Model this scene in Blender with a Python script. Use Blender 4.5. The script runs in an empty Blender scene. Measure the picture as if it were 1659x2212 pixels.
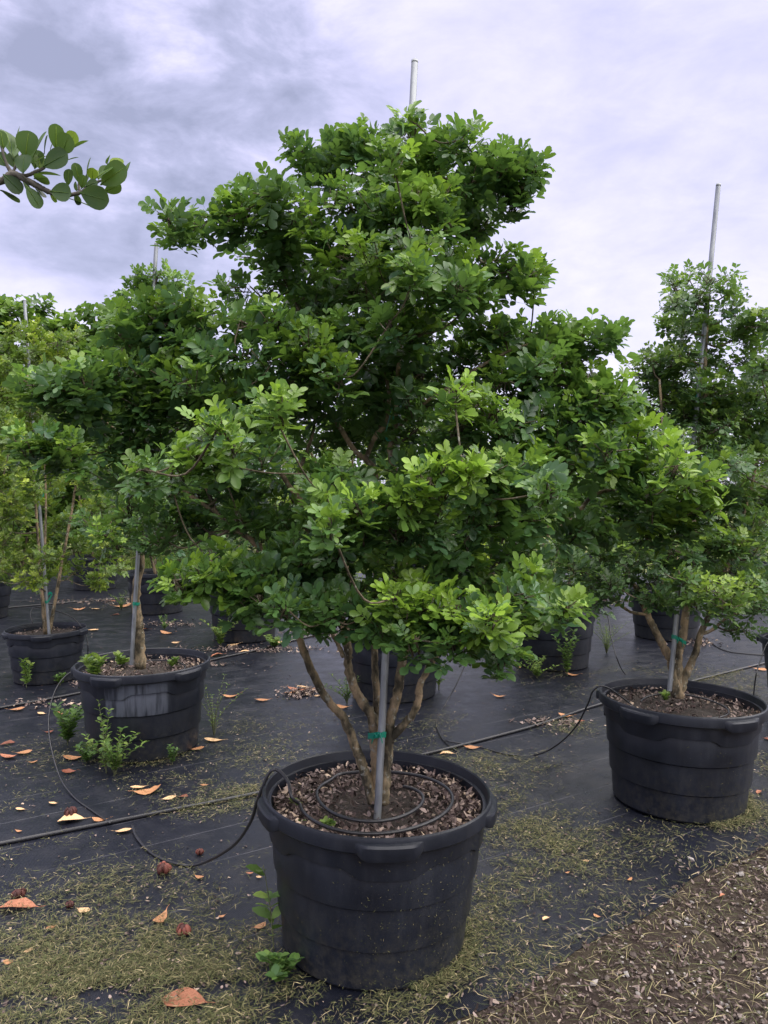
import bpy, math, random
import numpy as np
from mathutils import Vector, Matrix

# ------------------------------------------------------------------ camera, sky, sun, exposure
scene = bpy.context.scene
col = scene.collection
R = math.radians
W, H, F = 1659.0, 2212.0, 1663.0          # photograph measured at 1659 x 2212, focal length in those pixels
CAMH = 1.61
PITCH = math.atan(46.0 / F)

cd = bpy.data.cameras.new('camera'); cam = bpy.data.objects.new('camera', cd); col.objects.link(cam)
cam.location = (0, 0, CAMH); cam.rotation_euler = (math.pi / 2 - PITCH, 0, 0)
cd.sensor_fit = 'VERTICAL'; cd.angle = 2 * math.atan(H / 2 / F)
cd.clip_start = 0.05; cd.clip_end = 2000
scene.camera = cam
scene.cycles.diffuse_bounces = 7; scene.cycles.max_bounces = 14
scene.render.resolution_x, scene.render.resolution_y = 768, 1024

SUN_EL, SUN_AZ = 70.0, 110.0               # azimuth clockwise from the viewing direction (+Y)
world = bpy.data.worlds.new('World'); scene.world = world; world.use_nodes = True
wn, wl = world.node_tree.nodes, world.node_tree.links
wn.clear()
def wnode(t, **kw):
    n = wn.new(t)
    for k, v in kw.items(): setattr(n, k, v)
    return n
def wmath(op, a, b=None, c=None, clamp=False):
    n = wnode('ShaderNodeMath', operation=op, use_clamp=clamp)
    for i, v in enumerate((a, b, c)):
        if v is None: continue
        if isinstance(v, (int, float)): n.inputs[i].default_value = v
        else: wl.new(v, n.inputs[i])
    return n.outputs[0]
def wmix(f, a, b):
    n = wnode('ShaderNodeMix', data_type='RGBA')
    for s, v in ((n.inputs[0], f), (n.inputs[6], a), (n.inputs[7], b)):
        if isinstance(v, (int, float)): s.default_value = v
        elif isinstance(v, tuple): s.default_value = v
        else: wl.new(v, s)
    return n.outputs[2]
sky = wnode('ShaderNodeTexSky', sky_type='NISHITA', sun_disc=False)
sky.sun_elevation = R(SUN_EL); sky.sun_rotation = R(SUN_AZ)
skyc = wnode('ShaderNodeVectorMath', operation='SCALE'); wl.new(sky.outputs[0], skyc.inputs[0]); skyc.inputs[3].default_value = 0.05
tc = wnode('ShaderNodeTexCoord')
sx = wnode('ShaderNodeSeparateXYZ'); wl.new(tc.outputs['Generated'], sx.inputs[0])
zz = wmath('ADD', wmath('ABSOLUTE', sx.outputs[2]), 0.30)
cx = wnode('ShaderNodeCombineXYZ')
wl.new(wmath('MULTIPLY', sx.outputs[0], 1.5), cx.inputs[0]); wl.new(wmath('MULTIPLY', sx.outputs[1], 1.5), cx.inputs[1])
wl.new(wmath('MULTIPLY', sx.outputs[2], 3.4), cx.inputs[2])
def wnoise(scale, det, rough, dist=0.0):
    n = wnode('ShaderNodeTexNoise'); wl.new(cx.outputs[0], n.inputs['Vector'])
    n.inputs['Scale'].default_value = scale; n.inputs['Detail'].default_value = det
    n.inputs['Roughness'].default_value = rough; n.inputs['Distortion'].default_value = dist
    return n.outputs[0]
big, fine = wnoise(1.9, 5, 0.55, 0.3), wnoise(5.0, 8, 0.60, 0.25)
# a heavier bank of cloud stands ahead to the left, thinner cloud all round
bank = wnode('ShaderNodeVectorMath', operation='DOT_PRODUCT'); wl.new(tc.outputs['Generated'], bank.inputs[0])
_d = Vector((-0.25, 0.85, 0.45)).normalized(); bank.inputs[1].default_value = _d
bankf = wnode('ShaderNodeMapRange', interpolation_type='SMOOTHSTEP'); wl.new(bank.outputs['Value'], bankf.inputs[0])
bankf.inputs[1].default_value = 0.95; bankf.inputs[2].default_value = 1.0
dens = wmath('ADD', wmath('MULTIPLY', wmath('SUBTRACT', big, 0.46), 1.1), wmath('MULTIPLY', wmath('SUBTRACT', fine, 0.5), 1.9))
dens = wmath('ADD', wmath('MULTIPLY', dens, wmath('MULTIPLY_ADD', bankf.outputs[0], 0.75, 0.32)), wmath('MULTIPLY_ADD', bankf.outputs[0], 0.40, 0.36))
low = wnode('ShaderNodeMapRange', interpolation_type='SMOOTHSTEP'); wl.new(sx.outputs[2], low.inputs[0])
low.inputs[1].default_value = 0.36; low.inputs[2].default_value = 0.10; low.inputs[3].default_value = 0.0; low.inputs[4].default_value = 0.10
dens = wmath('SUBTRACT', dens, low.outputs[0])          # cloud thins and whitens towards the horizon
thick = wmath('MINIMUM', wmath('MAXIMUM', dens, 0.0), 1.0)
ramp = wnode('ShaderNodeValToRGB'); wl.new(thick, ramp.inputs[0])
SKYG = 0.246
def sc(c, k): return (c[0] * k, c[1] * k, c[2] * k, 1)
e = ramp.color_ramp.elements
e[0].position = 0.0; e[0].color = sc((0.95, 0.93, 1.0), SKYG)
e[1].position = 1.0; e[1].color = sc((0.29, 0.305, 0.44), SKYG)
m = e.new(0.22); m.color = sc((0.73, 0.70, 0.90), SKYG)
m = e.new(0.42); m.color = sc((0.58, 0.565, 0.79), SKYG)
m = e.new(0.7); m.color = sc((0.40, 0.41, 0.585), SKYG)
cl = wmix(0.93, skyc.outputs[0], ramp.outputs[0])
bg = wnode('ShaderNodeBackground'); wl.new(cl, bg.inputs[0]); bg.inputs[1].default_value = 1.0
wo = wnode('ShaderNodeOutputWorld'); wl.new(bg.outputs[0], wo.inputs[0])

sd = bpy.data.lights.new('sun', 'SUN'); sun = bpy.data.objects.new('sun', sd); col.objects.link(sun)
sd.energy = 1.5; sd.angle = R(105); sd.color = (1.0, 0.95, 0.86)
_az, _el = R(SUN_AZ), R(SUN_EL)
_sv = Vector((math.sin(_az) * math.cos(_el), math.cos(_az) * math.cos(_el), math.sin(_el)))
sun.rotation_euler = _sv.to_track_quat('Z', 'Y').to_euler(); sun.location = (3, 3, 8)

vs = scene.view_settings
vs.view_transform = 'Standard'; vs.look = 'None'; vs.exposure = 2.5; vs.gamma = 1; vs.use_curve_mapping = False

# ------------------------------------------------------------------ helpers
def ray(x, y):
    u, v = (x - W / 2) / F, (H / 2 - y) / F
    cp, sp = math.cos(PITCH), math.sin(PITCH)
    return np.array((u, cp + v * sp, -sp + v * cp))
def at(x, y, Y):
    d = ray(x, y); t = Y / d[1]
    return np.array((d[0] * t, Y, CAMH + d[2] * t))
def gnd(x, y, z=0.0):
    d = ray(x, y); t = (z - CAMH) / d[2]
    return np.array((d[0] * t, d[1] * t, z))
def to_px(p):
    p = np.atleast_2d(p)
    cp, sp = math.cos(PITCH), math.sin(PITCH)
    q = p - np.array((0, 0, CAMH))
    dep = q[:, 1] * cp - q[:, 2] * sp; up = q[:, 1] * sp + q[:, 2] * cp
    dep = np.maximum(dep, 1e-3)
    return W / 2 + F * q[:, 0] / dep, H / 2 - F * up / dep, dep

def unit(v):
    v = np.asarray(v, float); return v / (np.linalg.norm(v, axis=-1, keepdims=True) + 1e-12)

class MB:
    """collects vertices and tri/quad faces, builds ONE mesh"""
    def __init__(s, sharp=0): s.v, s.f, s.t, s.n, s.sharp = [], [], [], 0, sharp
    def add(s, V, faces, tint=None):
        V = np.asarray(V, float).reshape(-1, 3)
        for fa in faces if isinstance(faces, list) and len(faces) and isinstance(faces[0], np.ndarray) else [np.asarray(faces)]:
            if len(fa): s.f.append(np.asarray(fa) + s.n)
        s.v.append(V); s.n += len(V)
        s.t.append(np.zeros((len(V), 2)) if tint is None else np.asarray(tint, float).reshape(-1, 2))
    def mesh(s, name, mat, smooth=True):
        V = np.concatenate(s.v); T = np.concatenate(s.t)
        me = bpy.data.meshes.new(name)
        loops = np.concatenate([f.ravel() for f in s.f]).astype(np.int32)
        tot = np.concatenate([np.full(len(f), f.shape[1], np.int32) for f in s.f])
        st = np.concatenate([[0], np.cumsum(tot)[:-1]]).astype(np.int32)
        me.vertices.add(len(V)); me.vertices.foreach_set('co', V.ravel().astype(np.float32))
        me.loops.add(len(loops)); me.loops.foreach_set('vertex_index', loops)
        me.polygons.add(len(tot)); me.polygons.foreach_set('loop_start', st); me.polygons.foreach_set('loop_total', tot)
        me.polygons.foreach_set('use_smooth', np.full(len(tot), smooth))
        a = me.color_attributes.new('tint', 'FLOAT_COLOR', 'POINT')
        C = np.ones((len(V), 4), np.float32); C[:, :2] = T; C[:, 2] = 0
        a.data.foreach_set('color', C.ravel())
        me.update(calc_edges=True); me.validate()
        if s.sharp: me.set_sharp_from_angle(angle=R(s.sharp))
        me.materials.append(mat)
        return me
    def build(s, name, mat, parent=None, smooth=True, kind=None):
        o = bpy.data.objects.new(name, s.mesh(name, mat, smooth)); col.objects.link(o)
        if parent is not None: o.parent = parent
        if kind: o['kind'] = kind
        return o

def tag(o, label, cat, group=None):
    o['label'] = label; o['category'] = cat
    if group: o['group'] = group
    return o
def thing(name, label, cat, loc=(0, 0, 0), group=None):
    o = bpy.data.objects.new(name, None); col.objects.link(o)
    o.location = loc; o.empty_display_size = 0.1
    return tag(o, label, cat, group)
def inv_parent(o, p):                     # child given in world coordinates under an empty that has only a location
    o.parent = p; o.matrix_parent_inverse = Matrix.Translation(-Vector(p.location))

def spline(P, n=8):
    P = np.asarray(P, float)
    if len(P) < 3: 
        t = np.linspace(0, 1, n)[:, None]; return P[0] * (1 - t) + P[-1] * t
    Q = np.vstack([2 * P[0] - P[1], P, 2 * P[-1] - P[-2]]); out = []
    for i in range(1, len(Q) - 2):
        a, b, c, d = Q[i - 1], Q[i], Q[i + 1], Q[i + 2]
        for t in np.linspace(0, 1, n, endpoint=False):
            out.append(0.5 * ((2 * b) + (c - a) * t + (2 * a - 5 * b + 4 * c - d) * t * t + (3 * b - a - 3 * c + d) * t ** 3))
    out.append(P[-1]); return np.array(out)
def tube(mb, P, r, sides=8, tint=None, wob=0.0, rng=None, cap=True):
    P = np.asarray(P, float); n = len(P)
    r = np.broadcast_to(np.asarray(r, float), (n,)) if np.ndim(r) < 1 or len(np.atleast_1d(r)) == n else np.interp(np.linspace(0, 1, n), np.linspace(0, 1, len(r)), r)
    T = unit(np.gradient(P, axis=0))
    ref = np.array((0.0, 0, 1)) if abs(T[0][2]) < 0.9 else np.array((1.0, 0, 0))
    N = [unit(np.cross(T[0], ref))]
    for i in range(1, n):
        v = N[-1] - T[i] * np.dot(N[-1], T[i]); N.append(unit(v))
    N = np.array(N); B = np.cross(T, N)
    a = np.linspace(0, 2 * math.pi, sides, endpoint=False)
    rr = r[:, None] * np.ones(sides)[None]
    if wob and rng is not None: rr = rr * (1 + wob * rng.normal(size=rr.shape))
    V = P[:, None] + rr[..., None] * (np.cos(a)[None, :, None] * N[:, None] + np.sin(a)[None, :, None] * B[:, None])
    i = np.arange(n - 1)[:, None] * sides; j = np.arange(sides)[None]; k = (j + 1) % sides
    fq = np.stack([i + j, i + k, i + sides + k, i + sides + j], -1).reshape(-1, 4)
    V = V.reshape(-1, 3); faces = [fq]
    if cap:
        V = np.vstack([V, P[0], P[-1]]); c0, c1 = n * sides, n * sides + 1
        jj = np.arange(sides); kk = (jj + 1) % sides
        faces.append(np.stack([np.full(sides, c0), kk, jj], -1))
        faces.append(np.stack([np.full(sides, c1), (n - 1) * sides + jj, (n - 1) * sides + kk], -1))
    mb.add(V, faces, None if tint is None else np.tile(tint, (len(V), 1)))
def twigs(mb, P0, PM, P1, r0, r1, sides=4):
    """many thin three-ring twigs at once"""
    P0, PM, P1 = map(np.asarray, (P0, PM, P1)); n = len(P0)
    if n == 0: return
    T = unit(P1 - P0); ref = np.where(np.abs(T[:, 2:3]) < 0.9, np.array([[0, 0, 1.0]]), np.array([[1.0, 0, 0]]))
    N = unit(np.cross(T, ref)); B = np.cross(T, N)
    a = np.linspace(0, 2 * math.pi, sides, endpoint=False)
    circ = np.cos(a)[None, :, None] * N[:, None] + np.sin(a)[None, :, None] * B[:, None]
    V = np.stack([P0[:, None] + circ * r0, PM[:, None] + circ * (r0 + r1) / 2, P1[:, None] + circ * r1], 1)
    base = (np.arange(n) * 3 * sides)[:, None, None]; i = (np.arange(2) * sides)[None, :, None]; j = np.arange(sides)[None, None]; k = (j + 1) % sides
    fq = np.stack([base + i + j, base + i + k, base + i + sides + k, base + i + sides + j], -1).reshape(-1, 4)
    mb.add(V.reshape(-1, 3), [fq])

def vnoise(x, y, seed=0):
    """smooth value noise, numpy"""
    def h(i, j):
        s = np.sin(i * 127.1 + j * 311.7 + seed * 74.7) * 43758.5453
        return s - np.floor(s)
    i, j = np.floor(x), np.floor(y); u, v = x - i, y - j
    u, v = u * u * (3 - 2 * u), v * v * (3 - 2 * v)
    return (h(i, j) * (1 - u) + h(i + 1, j) * u) * (1 - v) + (h(i, j + 1) * (1 - u) + h(i + 1, j + 1) * u) * v

# ------------------------------------------------------------------ materials
class Mat:
    def __init__(s, name):
        s.m = bpy.data.materials.new(name); s.m.use_nodes = True
        s.n, s.l = s.m.node_tree.nodes, s.m.node_tree.links
        s.b = s.n['Principled BSDF']; s.out = s.n['Material Output']
        s.tc = s.n.new('ShaderNodeTexCoord')
    def noise(s, scale, det=4, rough=0.55, coord='Object', vec=None, dist=0.0):
        n = s.n.new('ShaderNodeTexNoise'); n.inputs['Scale'].default_value = scale
        n.inputs['Detail'].default_value = det; n.inputs['Roughness'].default_value = rough; n.inputs['Distortion'].default_value = dist
        s.l.new(vec if vec is not None else s.tc.outputs[coord], n.inputs['Vector']); return n.outputs[0]
    def mapv(s, scale=(1, 1, 1), rot=(0, 0, 0), loc=(0, 0, 0), coord='Object'):
        n = s.n.new('ShaderNodeMapping'); s.l.new(s.tc.outputs[coord], n.inputs[0])
        n.inputs['Scale'].default_value = scale; n.inputs['Rotation'].default_value = rot; n.inputs['Location'].default_value = loc
        return n.outputs[0]
    def ramp(s, f, stops):
        n = s.n.new('ShaderNodeValToRGB'); s.l.new(f, n.inputs[0]); e = n.color_ramp.elements
        while len(e) < len(stops): e.new(0.5)
        for k, (p, c) in enumerate(stops):
            e[k].position = p; e[k].color = (*c, 1) if isinstance(c, tuple) else (c, c, c, 1)
        return n.outputs[0]
    def mix(s, f, a, b, blend='MIX'):
        n = s.n.new('ShaderNodeMix'); n.data_type = 'RGBA'; n.blend_type = blend
        for sk, v in ((n.inputs[0], f), (n.inputs[6], a), (n.inputs[7], b)):
            if isinstance(v, (int, float)): sk.default_value = v
            elif isinstance(v, tuple): sk.default_value = (*v, 1)
            else: s.l.new(v, sk)
        return n.outputs[2]
    def math(s, op, a, b=None, clamp=False):
        n = s.n.new('ShaderNodeMath'); n.operation = op; n.use_clamp = clamp
        for i, v in enumerate((a, b)):
            if v is None: continue
            if isinstance(v, (int, float)): n.inputs[i].default_value = v
            else: s.l.new(v, n.inputs[i])
        return n.outputs[0]
    def set(s, **kw):
        names = dict(color='Base Color', rough='Roughness', metal='Metallic', spec='Specular IOR Level', normal='Normal', sheen='Sheen Weight')
        for k, v in kw.items():
            i = s.b.inputs[names[k]]
            if isinstance(v, (int, float)): i.default_value = v
            elif isinstance(v, tuple): i.default_value = (*v, 1)
            else: s.l.new(v, i)
        return s
    def bump(s, f, strength=0.3, dist=0.01):
        n = s.n.new('ShaderNodeBump'); s.l.new(f, n.inputs['Height']); n.inputs['Strength'].default_value = strength; n.inputs['Distance'].default_value = dist
        s.l.new(n.outputs[0], s.b.inputs['Normal']); return s
    def tint(s):
        n = s.n.new('ShaderNodeAttribute'); n.attribute_name = 'tint'
        q = s.n.new('ShaderNodeSeparateColor'); s.l.new(n.outputs['Color'], q.inputs[0]); return q.outputs[0], q.outputs[1]

def leaf_material(name, old, mid, young, rough=0.36, transl=0.42, spec=0.5):
    M = Mat(name); age, rnd = M.tint()
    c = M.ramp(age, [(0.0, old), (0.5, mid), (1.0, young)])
    hs = M.n.new('ShaderNodeHueSaturation'); M.l.new(c, hs.inputs['Color'])
    M.l.new(M.math('MULTIPLY_ADD', rnd, 0.55), hs.inputs['Value']); 
    hs.inputs['Value'].links[0].from_node.inputs[2].default_value = 0.72
    c2 = hs.outputs[0]
    c2 = M.mix(M.ramp(M.noise(60, 3), [(0.35, 0.0), (0.75, 0.35)]), c2, M.mix(0.5, c2, (0.10, 0.10, 0.03)))
    M.set(color=c2, rough=rough, spec=spec)
    t = M.n.new('ShaderNodeBsdfTranslucent'); 
    tcol = M.mix(0.45, c2, (0.17, 0.29, 0.025)); M.l.new(tcol, t.inputs[0])
    mx = M.n.new('ShaderNodeMixShader'); mx.inputs[0].default_value = transl
    M.l.new(M.b.outputs[0], mx.inputs[1]); M.l.new(t.outputs[0], mx.inputs[2]); M.l.new(mx.outputs[0], M.out.inputs[0])
    return M.m
M_LEAF = leaf_material('glossy_leaf', (0.048, 0.116, 0.058), (0.084, 0.182, 0.042), (0.250, 0.405, 0.046))
M_LEAF_YELLOW = leaf_material('yellow_green_leaf', (0.060, 0.115, 0.028), (0.130, 0.215, 0.032), (0.340, 0.430, 0.045))
M_LEAF_DARK = leaf_material('dark_leaf', (0.050, 0.112, 0.060), (0.086, 0.172, 0.048), (0.240, 0.360, 0.046))
M_ROUND = leaf_material('round_leaf', (0.040, 0.095, 0.030), (0.075, 0.165, 0.035), (0.170, 0.280, 0.040), rough=0.5)
M_PADDLE = leaf_material('paddle_leaf', (0.026, 0.058, 0.024), (0.055, 0.112, 0.022), (0.200, 0.290, 0.030), rough=0.5, transl=0.28, spec=0.3)
M_WEED = leaf_material('weed_leaf', (0.06, 0.13, 0.04), (0.12, 0.23, 0.05), (0.26, 0.36, 0.08), rough=0.6)

def bark(name, a, b, c):
    M = Mat(name)
    v = M.mapv((1, 1, 0.45))
    n1, n2 = M.noise(19, 5, 0.62, vec=v), M.noise(90, 4, 0.6)
    base = M.ramp(n1, [(0.39, a), (0.48, b), (0.58, c)])
    spots = M.ramp(M.noise(48, 3, 0.5), [(0.60, 0.0), (0.68, 1.0)])
    base = M.mix(M.math('MULTIPLY', spots, 0.75), base, (0.34, 0.34, 0.29))
    M.set(color=M.mix(M.ramp(n2, [(0.4, 0.0), (0.7, 0.4)]), base, (0.07, 0.055, 0.04)), rough=0.85, spec=0.2)
    M.bump(M.mix(0.5, n1, n2), 0.8, 0.006); return M.m
M_BARK = bark('mottled_bark', (0.045, 0.040, 0.028), (0.17, 0.138, 0.085), (0.33, 0.245, 0.15))
M_TWIG = bark('twig_bark', (0.05, 0.045, 0.03), (0.10, 0.085, 0.055), (0.16, 0.13, 0.09))

def plastic_material(name, stain=False):
    M = Mat(name)
    g, f2 = M.noise(7, 5), M.noise(260, 3, 0.6)
    streak = M.noise(16, 5, 0.6, vec=M.mapv((1, 1, 0.12)))
    c = M.ramp(g, [(0.3, (0.0055, 0.0072, 0.0125)), (0.7, (0.0100, 0.0130, 0.0215))])
    c = M.mix(M.ramp(f2, [(0.63, 0.0), (0.74, 0.55)]), c, (0.07, 0.07, 0.066))
    c = M.mix(M.ramp(streak, [(0.5, 0.0), (0.8, 0.30)]), c, (0.045, 0.048, 0.056))
    # dust and splashed soil near the foot
    sp = M.n.new('ShaderNodeSeparateXYZ'); M.l.new(M.tc.outputs['Object'], sp.inputs[0])
    low = M.n.new('ShaderNodeMapRange'); M.l.new(sp.outputs[2], low.inputs[0])
    low.inputs[1].default_value = 0.30; low.inputs[2].default_value = 0.0; low.inputs[3].default_value = 0.0; low.inputs[4].default_value = 0.6
    c = M.mix(M.math('MULTIPLY', low.outputs[0], M.ramp(M.noise(34, 5, 0.7), [(0.42, 0.0), (0.66, 1.0)])), c, (0.05, 0.046, 0.036))
    if stain:                              # pale mineral crust on one side, ragged edge, stops at a band line
        a = M.math('ARCTAN2', sp.outputs[1], sp.outputs[0])
        jag = M.math('MULTIPLY_ADD', M.noise(9, 4, 0.6, vec=M.mapv((1, 1, 0.25))), 0.5); jag.node.inputs[2].default_value = -0.25
        a2 = M.math('ADD', a, jag)
        m1 = M.n.new('ShaderNodeMapRange'); M.l.new(a2, m1.inputs[0]); m1.inputs[1].default_value = -1.62; m1.inputs[2].default_value = -1.56
        m2 = M.n.new('ShaderNodeMapRange'); M.l.new(a2, m2.inputs[0]); m2.inputs[1].default_value = -0.55; m2.inputs[2].default_value = -0.75
        m3 = M.n.new('ShaderNodeMapRange'); M.l.new(sp.outputs[2], m3.inputs[0]); m3.inputs[1].default_value = 0.262; m3.inputs[2].default_value = 0.268
        m4 = M.n.new('ShaderNodeMapRange'); M.l.new(sp.outputs[2], m4.inputs[0]); m4.inputs[1].default_value = 0.45; m4.inputs[2].default_value = 0.44
        f = M.math('MULTIPLY', M.math('MULTIPLY', m1.outputs[0], m2.outputs[0]), M.math('MULTIPLY', m3.outputs[0], m4.outputs[0]))
        drips = M.ramp(M.noise(22, 4, 0.6, vec=M.mapv((1, 1, 0.10))), [(0.40, 0.15), (0.54, 1.0)])
        f = M.math('MULTIPLY', M.math('MULTIPLY', f, drips), 0.55)
        c = M.mix(f, c, (0.13, 0.145, 0.18))
    M.set(color=c, rough=M.ramp(g, [(0.3, 0.34), (0.7, 0.52)]), spec=0.42); M.bump(M.mix(0.6, f2, streak), 0.12, 0.004)
    return M.m
M_POT = plastic_material('black_plastic'); M_POT_STAIN = plastic_material('black_plastic_crusted', True)
def simple(name, c, rough=0.6, metal=0.0, spec=0.5, noise=0.0, ns=30, bump=0.0):
    M = Mat(name)
    if noise:
        f = M.noise(ns, 5, 0.6)
        M.set(color=M.ramp(f, [(0.3, tuple(x * (1 - noise) for x in c)), (0.7, tuple(min(1, x * (1 + noise)) for x in c))]))
        if bump: M.bump(f, bump, 0.01)
    else: M.set(color=c)
    M.set(rough=rough, metal=metal, spec=spec); return M.m
def metal_material():
    M = Mat('galvanised_metal'); f = M.noise(40, 4, 0.6, vec=M.mapv((1, 1, 0.2)))
    M.set(color=M.ramp(f, [(0.25, (0.17, 0.18, 0.19)), (0.5, (0.27, 0.285, 0.30)), (0.75, (0.38, 0.40, 0.41))]), metal=0.7, rough=M.ramp(f, [(0.3, 0.38), (0.7, 0.6)])); return M.m
M_METAL = metal_material()
M_TAPE = simple('green_tape', (0.0, 0.22, 0.14), 0.4, noise=0.2)
M_TUBE = simple('black_tube', (0.018, 0.018, 0.021), 0.38, noise=0.35, ns=60)
M_SOIL = simple('potting_soil', (0.035, 0.026, 0.020), 0.95, noise=0.55, ns=70, bump=1.0)
def tinted(name, stops, rough=0.8, transl=0.0, extra=None):
    M = Mat(name); age, rnd = M.tint()
    c = M.ramp(age, stops)
    hs = M.n.new('ShaderNodeHueSaturation'); M.l.new(c, hs.inputs['Color'])
    v = M.math('MULTIPLY_ADD', rnd, 0.8); v.node.inputs[2].default_value = 0.6; M.l.new(v, hs.inputs['Value'])
    c = hs.outputs[0]
    if extra: c = M.mix(M.ramp(M.noise(extra, 4, 0.6), [(0.45, 0.0), (0.7, 0.7)]), c, M.mix(1.0, c, (0.45, 0.30, 0.22), 'MULTIPLY'))
    M.set(color=c, rough=rough, spec=0.3); return M.m
M_MULCH = tinted('bark_mulch', [(0.0, (0.035, 0.024, 0.02)), (0.4, (0.10, 0.070, 0.062)), (0.75, (0.24, 0.185, 0.165)), (1.0, (0.46, 0.35, 0.25))])
M_CLIP = tinted('grass_clippings', [(0.0, (0.042, 0.055, 0.018)), (0.4, (0.092, 0.098, 0.038)), (0.75, (0.18, 0.16, 0.078)), (1.0, (0.34, 0.28, 0.16))])
M_GRASS = tinted('green_grass', [(0.0, (0.05, 0.10, 0.02)), (0.5, (0.10, 0.17, 0.03)), (1.0, (0.22, 0.27, 0.06))])
M_PEB = tinted('pebble_stone', [(0.0, (0.06, 0.045, 0.038)), (0.55, (0.13, 0.105, 0.092)), (1.0, (0.42, 0.39, 0.37))], 0.85)
M_DEAD = tinted('dead_leaf', [(0.0, (0.20, 0.065, 0.040)), (0.35, (0.36, 0.15, 0.085)), (0.7, (0.52, 0.27, 0.13)), (1.0, (0.62, 0.43, 0.24))], 0.55, extra=28)
M_POD = tinted('seed_pod_husk', [(0.0, (0.045, 0.015, 0.014)), (0.5, (0.09, 0.030, 0.024)), (1.0, (0.20, 0.065, 0.045))], 0.6)

def cloth_material():
    M = Mat('woven_ground_cloth')
    v = M.mapv((1, 1, 1), (0, 0, R(-32)))
    sp = M.n.new('ShaderNodeSeparateXYZ'); M.l.new(v, sp.inputs[0])
    ln = M.math('FRACT', M.math('MULTIPLY', sp.outputs[1], 3.3))
    ln = M.math('LESS_THAN', M.math('ABSOLUTE', M.math('SUBTRACT', ln, 0.5)), 0.008)
    ln = M.math('MULTIPLY', ln, M.ramp(M.noise(3, 3), [(0.38, 0.0), (0.56, 0.9)]))
    big, mid, fin = M.noise(0.9, 5, 0.6), M.noise(6, 6, 0.65), M.noise(120, 3, 0.6)
    c = M.ramp(big, [(0.3, (0.0045, 0.0056, 0.010)), (0.7, (0.0105, 0.0122, 0.0205))])
    c = M.mix(M.ramp(mid, [(0.5, 0.0), (0.75, 0.45)]), c, (0.026, 0.026, 0.031))
    c = M.mix(M.ramp(fin, [(0.60, 0.0), (0.75, 0.5)]), c, (0.05, 0.049, 0.052))
    c = M.mix(ln, c, (0.075, 0.075, 0.085))
    w1 = M.n.new('ShaderNodeTexWave'); w1.inputs['Scale'].default_value = 60; M.l.new(v, w1.inputs[0])
    M.set(color=c, rough=M.ramp(mid, [(0.3, 0.26), (0.7, 0.55)]), spec=0.36)
    M.bump(M.mix(0.12, M.noise(4.0, 4, 0.5), w1.outputs[0]), 0.3, 0.012); return M.m
M_CLOTH = cloth_material()
def dirt_material():
    M = Mat('gravel_dirt'); n1, n2 = M.noise(5, 6, 0.65), M.noise(60, 5, 0.65)
    c = M.ramp(n2, [(0.3, (0.016, 0.011, 0.010)), (0.55, (0.038, 0.027, 0.023)), (0.75, (0.085, 0.068, 0.060))])
    M.set(color=M.mix(M.ramp(n1, [(0.4, 0.0), (0.7, 0.5)]), c, (0.07, 0.06, 0.035)), rough=0.95, spec=0.2); M.bump(n2, 1.0, 0.01); return M.m
M_DIRT = dirt_material()
def field_material():
    M = Mat('rough_field'); n1, n2 = M.noise(0.8, 5, 0.6), M.noise(18, 5, 0.7)
    c = M.ramp(n2, [(0.3, (0.05, 0.075, 0.02)), (0.6, (0.12, 0.15, 0.04)), (0.8, (0.22, 0.20, 0.09))])
    M.set(color=M.mix(M.ramp(n1, [(0.45, 0.0), (0.7, 0.8)]), c, (0.16, 0.125, 0.08)), rough=0.95, spec=0.1); M.bump(n2, 0.6, 0.02); return M.m
M_FIELD = field_material()

# ------------------------------------------------------------------ setting: ground, cloth, gravel drive
def sheet(name, pts, z, mat):
    mb = MB(); mb.add([(p[0], p[1], z) for p in pts], [np.array([list(range(len(pts)))])])
    o = mb.build(name, mat, smooth=False); o['kind'] = 'structure'; return o
sheet('ground', [(-400, -400), (400, -400), (400, 700), (-400, 700)], -0.004, M_FIELD)
ga, gb = gnd(1582, 1868), gnd(1164, 2103)
gd = (gb - ga) / np.linalg.norm(gb - ga)          # edge of the cloth, runs from far right to near left
pA, pB = ga - gd * 14, gb + gd * 6
sheet('ground_cloth', [(-16, 15.0), (-16, pB[1] - 0.5), (pB[0], pB[1])] + [tuple((pB + (pA - pB) * t + np.array((gd[1], -gd[0], 0)) * (.018 * math.sin(t * 61) + .02 * math.sin(t * 173 + 1)))[:2]) for t in np.linspace(.02, .98, 160)] + [(pA[0], pA[1]), (pA[0], 15.0)], 0.004, M_CLOTH)
sheet('gravel_path', [(pB[0] - 6, pB[1] - 7), (pA[0] + 8, pA[1] - 8), (pA[0] + 8, pA[1] + 1), (pA[0], pA[1] + .2), (pB[0], pB[1] + .2)], 0.0, M_DIRT)
gnrm = np.array((gd[1], -gd[0], 0)); gnrm = gnrm if np.dot(gnrm, np.array((0, -1, 0))) > 0 else -gnrm
def drive_side(x, y): return (x - ga[0]) * gnrm[0] + (y - ga[1]) * gnrm[1]        # > 0 on the gravel

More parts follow.
